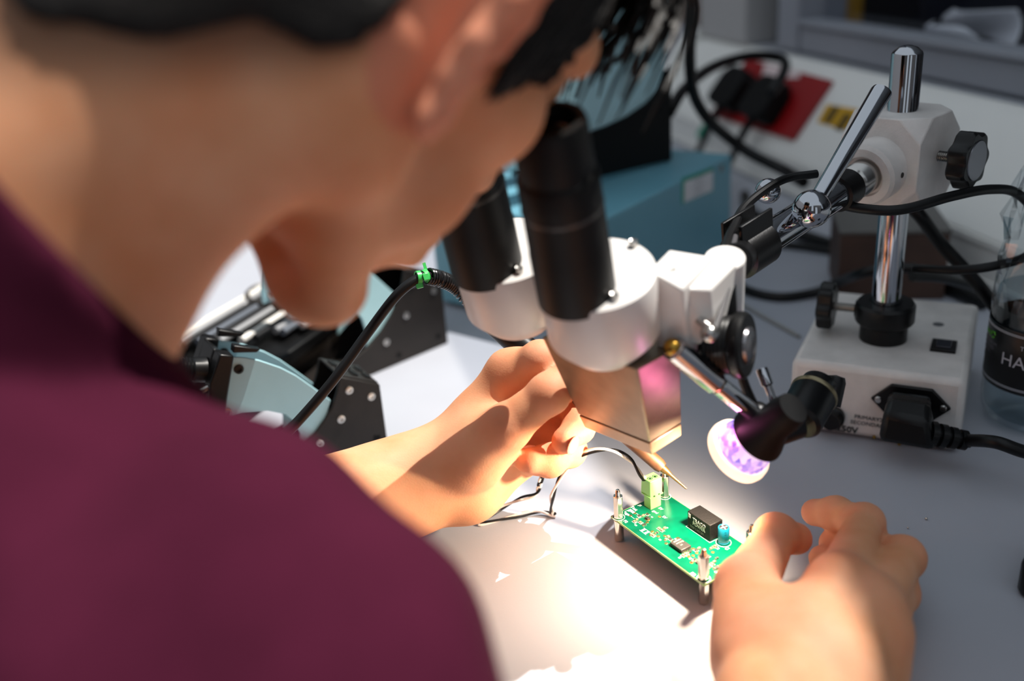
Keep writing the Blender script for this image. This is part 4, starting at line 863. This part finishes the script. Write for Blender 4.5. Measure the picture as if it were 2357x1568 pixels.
def surface(sdf, h, post=None, B=12):
    """surface nets over a sparsely evaluated grid"""
    lo = np.min([q[7] - q[8] for q in sdf.p if not q[6]], 0) - .02; hi = np.max([q[7] + q[8] for q in sdf.p if not q[6]], 0) + .02
    nb = np.ceil((hi - lo) / (h * B)).astype(int); dim = nb * B + 1
    val = np.full(dim, 1.0, np.float32); g = np.arange(B + 1) * h
    G = np.stack(np.meshgrid(g, g, g, indexing='ij'), -1).reshape(-1, 3); half = B * h / 2; rad = half * 1.7321
    I = np.stack(np.meshgrid(*[np.arange(n) for n in nb], indexing='ij'), -1).reshape(-1, 3); C = lo + I * (h * B) + half
    dc = np.concatenate([sdf.ev(C[i:i + 20000]) for i in range(0, len(C), 20000)])
    for i, c, d in zip(I, C, dc):
        sl_ = tuple(slice(a * B, a * B + B + 1) for a in i)
        if d < -rad * 2.2: val[sl_] = np.minimum(val[sl_], -1); continue
        if d > rad * 2.2: continue
        P = G + (lo + i * (h * B)); v = sdf.ev(P, c, rad)
        if post is not None: v = post(P, v)
        val[sl_] = v.reshape(B + 1, B + 1, B + 1)
    S = val < 0; sx, sy, sz = [n - 1 for n in dim]
    cnt = np.zeros((sx, sy, sz), np.int8)
    offs = [(a, b, c) for a in (0, 1) for b in (0, 1) for c in (0, 1)]
    for a, b, c in offs: cnt += S[a:a + sx, b:b + sy, c:c + sz]
    act = (cnt > 0) & (cnt < 8); idx = np.argwhere(act); n = len(idx); mp_ = np.full((sx, sy, sz), -1, np.int32); mp_[act] = np.arange(n)
    acc = np.zeros((n, 3)); w_ = np.zeros(n)
    cv = {o: val[idx[:, 0] + o[0], idx[:, 1] + o[1], idx[:, 2] + o[2]] for o in offs}
    for o in offs:
        for ax in range(3):
            if o[ax]: continue
            q = list(o); q[ax] = 1; q = tuple(q); va, vb = cv[o], cv[q]; cr = (va < 0) != (vb < 0)
            t = np.where(cr, va / np.where(cr, va - vb, 1), 0); p = np.tile(np.array(o, float), (n, 1)); p[:, ax] += t
            acc[cr] += p[cr]; w_[cr] += 1
    vert = lo + (idx + acc / w_[:, None]) * h
    faces = []
    for ax in range(3):
        a1, a2 = (ax + 1) % 3, (ax + 2) % 3; s0 = [slice(None)] * 3; s1 = [slice(None)] * 3; s0[ax] = slice(0, -1); s1[ax] = slice(1, None)
        A_, B_ = S[tuple(s0)], S[tuple(s1)]
        e = np.argwhere(A_ != B_); e = e[(e[:, a1] > 0) & (e[:, a2] > 0) & (e[:, a1] < dim[a1] - 1) & (e[:, a2] < dim[a2] - 1)]
        fl_ = A_[tuple(e.T)]
        def cell(d1, d2): c = e.copy(); c[:, a1] += d1; c[:, a2] += d2; return mp_[tuple(c.T)]
        q = np.stack([cell(-1, -1), cell(0, -1), cell(0, 0), cell(-1, 0)], 1); q[~fl_] = q[~fl_][:, ::-1]; faces.append(q)
    return vert, np.concatenate(faces)
def np_mesh(name, vert, faces, material, parent, org):
    me = bpy.data.meshes.new(name); n = len(vert); m_ = len(faces)
    me.vertices.add(n); me.vertices.foreach_set('co', (vert - A3(org)).astype(np.float32).ravel())
    me.loops.add(m_ * 4); me.loops.foreach_set('vertex_index', faces.astype(np.int32).ravel())
    me.polygons.add(m_); me.polygons.foreach_set('loop_start', np.arange(0, m_ * 4, 4, dtype=np.int32)); me.update(calc_edges=True); me.validate()
    return finish(name, me, material, parent, org, 0, True, None)

HR, HF, HU = V((.657, -.734, -.171)), V((.475, .579, -.662)), V((.585, .354, .730)); HO = V((-.053, .394, .337))
HR.normalize(); HF = (HF - HR * HF.dot(HR)).normalized(); HU = HR.cross(HF)
_fix = HO + HR * .045 + HF * .085 + HU * .035; _q = Matrix.Rotation(math.radians(-7), 3, HR)      # nod the head about the brow
HF = _q @ HF; HU = _q @ HU; HO = _fix - HR * .045 - HF * .085 - HU * .035
HK = .95; HO = CAM + (HO - CAM) * HK
def hp(x, y, z): return HO + (HR * x + HF * y + HU * z) * (HK / 1000)
HAX = (HR, HF, HU)
def mm(*r): return [q * HK / 1000 for q in r]
NB = V((-.170, .312, .255))                     # base of the neck
SHR = atd(615, 1625, .272)                      # right shoulder joint
SHL = NB + (NB - SHR) * .95; SHL.z = SHR.z + .01
ELR = V((.052, .055, .036)); WRR = at(1800, 1665, .042)
WRL = at(1032, 1088, .046); FAL = at(850, 1178, .038); ELL_ = WRL + (FAL - WRL).normalized() * .255; ELL_.z = .05
PEL = NB + V((-.20, -.24, -.40))
body = SDF()
# --- head
body.ell(hp(0, -8, 48), mm(77, 97, 84), HAX, k=.01)
body.ell(hp(0, 40, -15), mm(57, 54, 72), HAX, k=.02)
for s in (-1, 1):
    body.cap(hp(s * 59, 4, -5), hp(s * 52, 8, -60), .017, .016, k=.018)
    body.cap(hp(s * 52, 8, -60), hp(s * 13, 78, -102), .0150, .0135, k=.018)
    body.ell(hp(s * 46, 56, -10), mm(22, 26, 24), HAX, k=.016)
    body.ell(hp(s * 34, 60, -50), mm(22, 26, 26), HAX, k=.016)
body.cap(hp(-36, 80, 38), hp(36, 80, 38), .016, k=.012)
body.ell(hp(0, 81, -104), mm(20, 15, 17), HAX, k=.012)
body.ell(hp(0, 86, -62), mm(29, 22, 24), HAX, k=.012)
body.cap(hp(0, 94, 28), hp(0, 117, -16), .008, .011, k=.008)
for s in (-1, 1): body.ell(hp(s * 11, 106, -20), mm(8, 9, 7), HAX, k=.006)
body.cap(hp(-18, 100, -57), hp(18, 100, -57), .006, k=.005); body.cap(hp(-15, 101, -68), hp(15, 101, -68), .0065, k=.005)
body.ell(hp(0, 42, -82), mm(38, 34, 15), HAX, k=.014)
for s in (-1, 1):
    body.ell(hp(s * 32, 93, 20), mm(17, 12, 11), HAX, k=.008, sub=True)
    body.ell(hp(s * 32, 82, 20), mm(15, 12, 12), HAX, k=.004)
# --- neck
body.cap(hp(0, -36, -25), NB - HF * .020, .047, .050, k=.022)
body.cap(hp(0, -45, -10), NB + V((-.015, -.02, .02)), .045, .055, k=.03)
body.cap(hp(58, -14, -32), NB + HF * .018 + HR * .02 + HU * -.02, .017, .014, k=.02)
body.cap(hp(0, -10, -80), NB + HF * .008 - HU * .01, .018, .016, k=.02)

# --- ears
for s in (-1, 1):
    bk_ = (HF * -.80 + HR * (.60 * s)); nn_ = (HR * (.80 * s) + HF * .60); ec = hp(s * 76, 10, -14)
    def eq(t, z, n=0): return ec + bk_ * (t / 1000) + HU * (z / 1000) + nn_ * (n / 1000)
    body.ell(eq(8, 4), mm(15, 27, 4.2), (bk_, HU, nn_), k=.006)
    hel_ = [(-4, 6), (-3, 20), (4, 30), (15, 32), (24, 24), (26, 10), (22, -6), (15, -18), (8, -26)]
    for a, b in zip(hel_, hel_[1:]): body.cap(eq(*a, 4), eq(*b, 4), .0042, k=.004)
    anti = [(8, 20), (15, 12), (15, 0), (9, -12)]
    for a, b in zip(anti, anti[1:]): body.cap(eq(*a, 4), eq(*b, 4), .003, k=.004)
    body.ell(eq(7, -28, 3), mm(9, 10, 5), (bk_, HU, nn_), k=.004)
    body.ell(eq(-4, -5, 3), mm(4, 6, 4), (bk_, HU, nn_), k=.004)
    body.ell(eq(6, 3, 8), mm(9, 13, 9), (bk_, HU, nn_), k=.003, sub=True)
# --- torso under the shirt
body.cap(NB, NB.lerp(PEL, .35), .055, .085, k=.03); body.cap(NB.lerp(PEL, .3), PEL, .095, .105, k=.03)
for sh_, el_ in ((SHR, ELR), (SHL, ELL_)):
    body.cap(NB + V((-.03, -.02, -.05)), sh_, .036, .038, k=.03); body.cap(sh_, el_, .038, .034, k=.02)
# --- forearms: taper from elbow to a flattened wrist
def forearm(el_, wr, side):
    d = (wr - el_).normalized(); body.cap(el_, el_.lerp(wr, .3), .036, .038, k=.02)
    body.cap(el_.lerp(wr, .25), el_.lerp(wr, .78), .037, .027, k=.02)
    for s in (-1, 1): body.cap(el_.lerp(wr, .6) + side * (.008 * s), wr + side * (.010 * s), .024, .0205, k=.012)
forearm(ELR, WRR, (at(2040, 1560, .03) - at(1700, 1480, .05)).normalized())
forearm(ELL_, WRL, V((.2, -.1, -.9)).normalized())
# --- hands
NAILS = []
def finger(pts, nail=None, k=.0045):
    P = [(at(x, y, z / 1000), r / 1000) for x, y, z, r in pts]; body.chain(P, k); 
    if nail is not None: NAILS.append((P[-1][0], (P[-1][0] - P[-2][0]).normalized(), P[-1][1], V(nail).normalized()))
    for (p, r), q in list(zip(P, range(len(P))))[1:-1]: body.ell(p, (r * 1.07,) * 3, k=.004)
    return P
def palm(wr, mcps, rads, side, dorsal=V((-.1, -.35, .93))):
    dorsal = dorsal.normalized()
    for (p, r), s in zip(mcps, np.linspace(-1, 1, len(mcps))):
        body.cap(wr + side * (.014 * s), p, .0165, r, k=.012); body.ell(p, (r * 1.04,) * 3, k=.006)
    for (p, r), s in list(zip(mcps, np.linspace(-1, 1, len(mcps))))[:4]:
        body.ell(p + dorsal * (r * .42), (r * .74,) * 3, k=.006); body.cap(wr + side * (.010 * s) + dorsal * .0135, p + dorsal * (r * .80), .0038, .0042, k=.008)
    for (a, ra), (b, rb) in zip(mcps, mcps[1:]): body.cap(a, b, min(ra, rb) * .74, k=.010); body.cap(wr.lerp(a, .5), wr.lerp(b, .5), .0150, k=.014)

# right hand
iR = finger([(1932, 1352, 54, 13), (1990, 1204, 40, 9.6), (1925, 1182, 31, 8.6), (1876, 1180, 26, 8.0)])
mR = finger([(2000, 1402, 50, 13), (2078, 1284, 31, 10.5), (2000, 1258, 17, 8.8), (1916, 1250, 12, 7.8)])
rR = finger([(2018, 1462, 42, 12.5), (2066, 1366, 20, 9.8), (1975, 1330, 11, 8.5), (1892, 1286, 9.5, 7.6)])
pR = finger([(2000, 1520, 31, 11.5), (2040, 1440, 14, 8.8), (1965, 1395, 9, 7.6), (1915, 1360, 9, 6.8)])
tR = finger([(1738, 1520, 44, 17), (1720, 1352, 44, 14.5), (1786, 1232, 38, 10.8), (1832, 1240, 30, 9.0)])
palm(WRR, [iR[0], mR[0], rR[0], pR[0]], None, (pR[0][0] - iR[0][0]).normalized())
body.cap(WRR, tR[0][0], .019, .017, k=.014); body.cap(tR[0][0].lerp(tR[1][0], .75), iR[0][0].lerp(WRR, .30), .0105, .011, k=.014); body.cap(tR[1][0].lerp(tR[0][0], .6), iR[0][0].lerp(WRR, .5), .0135, k=.016)
body.cap(WRR + V((.02, -.005, -.015)), at(2000, 1560, .022), .019, .014, k=.015)
# left hand closed round the iron
def fingerd(pts, nail=None, k=.0045):
    global at
    P = [(atd(x, y, D), r / 1000) for x, y, D, r in pts]; body.chain(P, k)
    if nail is not None: NAILS.append((P[-1][0], (P[-1][0] - P[-2][0]).normalized(), P[-1][1], V(nail).normalized()))
    for p, r in P[1:-1]: body.ell(p, (r * 1.07,) * 3, k=.004)
    return P
iL = fingerd([(1184, 862, .582, 12.8), (1243, 828, .566, 10.2), (1280, 862, .570, 8.8), (1300, 900, .578, 7.8)])
mL = fingerd([(1215, 902, .602, 12.5), (1330, 936, .594, 9.6), (1332, 984, .578, 8.6), (1300, 1015, .566, 7.9)], nail=-_f * .85 + _r * .35 - _u * .5)
rL = fingerd([(1208, 955, .606, 12.0), (1310, 1036, .592, 9.6), (1265, 1060, .576, 9.0), (1224, 1060, .570, 8.2)], nail=-_f * .3 - _r * .9 + _u * .3)
pL = fingerd([(1188, 1008, .608, 11.0), (1282, 1050, .600, 8.6), (1246, 1060, .594, 7.8), (1215, 1056, .592, 7.0)])
tL = fingerd([(1086, 1052, .574, 15.0), (1166, 984, .556, 12.8), (1264, 906, .548, 10.8), (1303, 864, .552, 8.2)], nail=_u * .55 + _r * .75 - _f * .3)
palm(WRL, [iL[0], mL[0], rL[0], pL[0]], None, (pL[0][0] - iL[0][0]).normalized(), V((-.75, .2, .6)))
body.cap(WRL.lerp(ELL_, .12), tL[0][0], .021, .0165, k=.022); body.cap(tL[0][0].lerp(tL[1][0], .55), iL[0][0].lerp(WRL, .45), .0120, .0120, k=.010)
body.cap(at(1085, 1122, .036), at(1190, 1050, .044), .0170, .0150, k=.015); body.cap(WRL, at(1085, 1122, .036), .020, .017, k=.015)

bv, bf = surface(body, .0019)
SK = bpy.data.materials.new('skin'); SK.use_nodes = True; nt = SK.node_tree; b = nt.nodes['Principled BSDF']
b.inputs['Roughness'].default_value = .6; b.inputs['Specular IOR Level'].default_value = .3; b.inputs['Subsurface Weight'].default_value = .35; b.inputs['Subsurface Radius'].default_value = (1.0, .35, .2); b.inputs['Subsurface Scale'].default_value = .006
tc = nt.nodes.new('ShaderNodeTexCoord'); n1 = nt.nodes.new('ShaderNodeTexNoise'); n1.inputs['Scale'].default_value = 28; n1.inputs['Detail'].default_value = 5
r1 = nt.nodes.new('ShaderNodeValToRGB'); r1.color_ramp.elements[0].position = .35; r1.color_ramp.elements[1].position = .68
r1.color_ramp.elements[0].color = (*lin('#e8ab84'), 1); r1.color_ramp.elements[1].color = (*lin('#da9468'), 1)
va = nt.nodes.new('ShaderNodeVertexColor'); va.layer_name = 'tone'; mx = nt.nodes.new('ShaderNodeMixRGB'); mx.blend_type = 'MIX'
sp1 = nt.nodes.new('ShaderNodeSeparateColor'); mx2 = nt.nodes.new('ShaderNodeMixRGB')
n2 = nt.nodes.new('ShaderNodeTexNoise'); n2.inputs['Scale'].default_value = 900; n2.inputs['Detail'].default_value = 3; bpn = nt.nodes.new('ShaderNodeBump'); bpn.inputs['Strength'].default_value = .12; bpn.inputs['Distance'].default_value = .001
L_ = nt.links.new
L_(tc.outputs['Object'], n1.inputs['Vector']); L_(n1.outputs['Fac'], r1.inputs['Fac']); L_(va.outputs['Color'], sp1.inputs[0])
L_(sp1.outputs[0], mx.inputs[0]); L_(r1.outputs['Color'], mx.inputs[1]); mx.inputs[2].default_value = (*lin('#3a2a20'), 1)
L_(sp1.outputs[1], mx2.inputs[0]); L_(mx.outputs[0], mx2.inputs[1]); mx2.inputs[2].default_value = (*lin('#cf7a66'), 1); L_(mx2.outputs[0], b.inputs['Base Color'])
L_(tc.outputs['Object'], n2.inputs['Vector']); L_(n2.outputs['Fac'], bpn.inputs['Height']); L_(bpn.outputs['Normal'], b.inputs['Normal'])
person = np_mesh('person', bv, bf, SK, None, V((0, 0, 0)))
person.data.set_sharp_from_angle(angle=math.pi)
tag(person, 'person in a maroon shirt bending over the microscope eyepieces', 'person')
# hair growth and redder finger joints and ear
H = np.stack([(bv - A3(HO)) @ A3(a) for a in HAX], 1) * 1000 / HK
def sm(x, a, b): t = np.clip((x - a) / (b - a), 0, 1); return t * t * (3 - 2 * t)
head_near = np.linalg.norm(H, axis=1) < 190
nape = sm(H[:, 2] - (-45 + 1.05 * (H[:, 1] + 28)), -30, 4) * sm(-H[:, 1], 14, 32) * .75
beard = .09 * sm(-H[:, 2], 5, 50) * sm(H[:, 1], -5, 30) * (np.abs(H[:, 0]) < 80)
red = np.zeros(len(bv))
for P in (iR, mR, rR, tR, iL, mL, rL, tL):
    for p, r in P: red = np.maximum(red, .48 * np.exp(-((np.linalg.norm(bv - A3(p), axis=1) / (r * 1.3)) ** 4)))
earc = np.linalg.norm((H - np.array([84, -4, -16])) / np.array([26, 28, 42]), axis=1); red = np.maximum(red, .55 * (earc < 1) * (H[:, 0] > 72))
colr_ = np.zeros((len(bv), 4), np.float32); colr_[:, 0] = np.where(head_near, np.maximum(nape, beard), 0); colr_[:, 1] = red; colr_[:, 3] = 1
at_ = person.data.color_attributes.new('tone', 'FLOAT_COLOR', 'POINT'); at_.data.foreach_set('color', colr_.ravel())
NAILM = mat('fingernail', '#e0a690', .25)
for p, d, r, n in NAILS:
    n = (n - d * n.dot(d)).normalized(); x = d.cross(n)
    MB().ball(p + n * (r * .80) + d * (r * .15), (r * .72, r * .85, r * .24), (x, d, n), seg=16, rings=8).build('fingernail', NAILM, person)

# --- shirt
shirt = SDF(); NKC = atd(40, 1100, .300)
shirt.cap(NB + V((-.030, -.022, -.045)), NB.lerp(PEL, .35), .066, .105, k=.03); shirt.cap(NB.lerp(PEL, .25), PEL, .112, .125, k=.04)
for sh_, el_, lim in ((SHR, ELR, .92), (SHL, ELL_, .6)):
    shirt.cap(NKC if sh_ is SHR else NB + V((-.03, -.02, -.050)), sh_, .036 if sh_ is SHR else .050, .056, k=.04); shirt.cap(atd(250, 1150, .315), SHR, .032, .050, k=.03); shirt.cap(sh_, sh_.lerp(el_, lim), .057, .050, k=.035)
CN = (hp(0, -30, -30) - NB).normalized()
CA, CB = atd(0, 420, .262), atd(395, 835, .312); _ab = (CB - CA).normalized(); CNp = A3((CN - _ab * CN.dot(_ab)).normalized()); CA = A3(CA)
def cut(P, v):
    w1 = .0048 * np.sin(P @ np.array([38., 52., -30.]) + 2.2 * np.sin(P @ np.array([20., -14., 25.]))) + .002 * np.sin(P @ np.array([-70., 45., 60.]) + 1.0)
    v = v + w1
    if np.linalg.norm(P.mean(0) - A3(NB)) < .17: v = np.minimum(v, np.maximum(body.ev(P, P.mean(0), .046) - .0055, (P - CA) @ CNp))
    return v
sv_, sf_ = surface(shirt, .0042, cut)
SHM = mat('maroon_cotton', '#401226', .95, var=.10, vscale=60, bump=.35, bscale=1400, Specular_IOR_Level=.08)
so_ = np_mesh('shirt', sv_, sf_, SHM, person, V((0, 0, 0))); so_['label'] = 'maroon crew neck shirt'

# --- hair: scalp cap, sideburn and loose fringe locks
hair = SDF()
hair.ell(hp(0, -10, 54), mm(83, 102, 88), HAX, k=.01)
hair.ell(hp(0, 70, 92), mm(62, 42, 34), HAX, k=.02)
hair.cap(hp(0, -45, -25), hp(0, -78, -85), .052, .055, k=.01)
def hcut(P, v):
    h_ = np.stack([(P - A3(HO)) @ A3(a) for a in HAX], 1) * 1000 / HK; x_, y_, z_ = np.abs(h_[:, 0]), h_[:, 1], h_[:, 2]
    line = np.where(y_ < -24, np.maximum(-45 + (y_ + 28) * 1.05, -92), np.where(y_ < 24, 40 - 0 * y_, 22 + (y_ - 24) * 1.15))
    line = line + 4 * np.sin(h_[:, 0] * .15) + 3 * np.sin(h_[:, 1] * .23)
    v = np.minimum(SDF.prim(hair.p[0], P), SDF.prim(hair.p[1], P)); v = np.minimum(v, body.ev(P, P.mean(0), .034) - .0035)
    return np.maximum(v, (line - z_) / 1000 * .8)
hv_, hf_ = surface(hair, .003, hcut)
HAIRM = mat('dark_hair', '#0e0805', .5, Specular_IOR_Level=.25, var=.4, vscale=120, bump=.6, bscale=500)
ho_ = np_mesh('hair', hv_, hf_, HAIRM, person, V((0, 0, 0))); ho_['label'] = 'short dark brown hair'
for s in (1, -1):          # sideburns: overlapping short locks down in front of the ear
    lk = MB()
    for i in range(150):
        y0 = random.uniform(18, 56); z0 = random.uniform(0, 56) ; L = random.uniform(26, 44)
        zl = max(-22 + (y0 - 29) * 1.5 if y0 > 29 else -22 + (29 - y0) * 3.0, z0 - L)
        def hx(y, z): return 74 - .006 * max(0, y - 5) ** 2 * .55 + random.uniform(-1, 2) - max(0, -z) * .05
        pts = [hp(s * hx(y0, z0), y0, z0), hp(s * (hx(y0, (z0 + zl) / 2) + 1.5), y0 + 1, (z0 + zl) / 2), hp(s * hx(y0 + 2, zl), y0 + random.uniform(0, 3), zl)]
        lk.tube(pts, [.0022, .0020, .0004], seg=5, n=4)
    lk.build('sideburn', HAIRM, person)['kind'] = 'stuff'
lk = MB()
for i in range(150):       # fringe falling forward past the brow
    x0 = random.uniform(-40, 62); y0 = random.uniform(62, 92); z0 = random.uniform(72, 108)
    c_ = random.uniform(.6, 1.4); L = random.uniform(22, 58); out = random.uniform(16, 32)
    sw = random.uniform(-16, 16)
    pts = [hp(x0, y0, z0), hp(x0 + sw * .4, y0 + out * .7, z0 + 4), hp(x0 + sw, y0 + out, z0 - L * .35), hp(x0 + sw * 1.3 + 6 * c_, y0 + out - 6 * c_, z0 - L * .72), hp(x0 + sw * 1.2, y0 + out + 7 * c_, z0 - L)]
    lk.tube(pts, [.0016, .0015, .0012, .0004], seg=4, n=4)
lk.build('fringe', HAIRM, person)['kind'] = 'stuff'
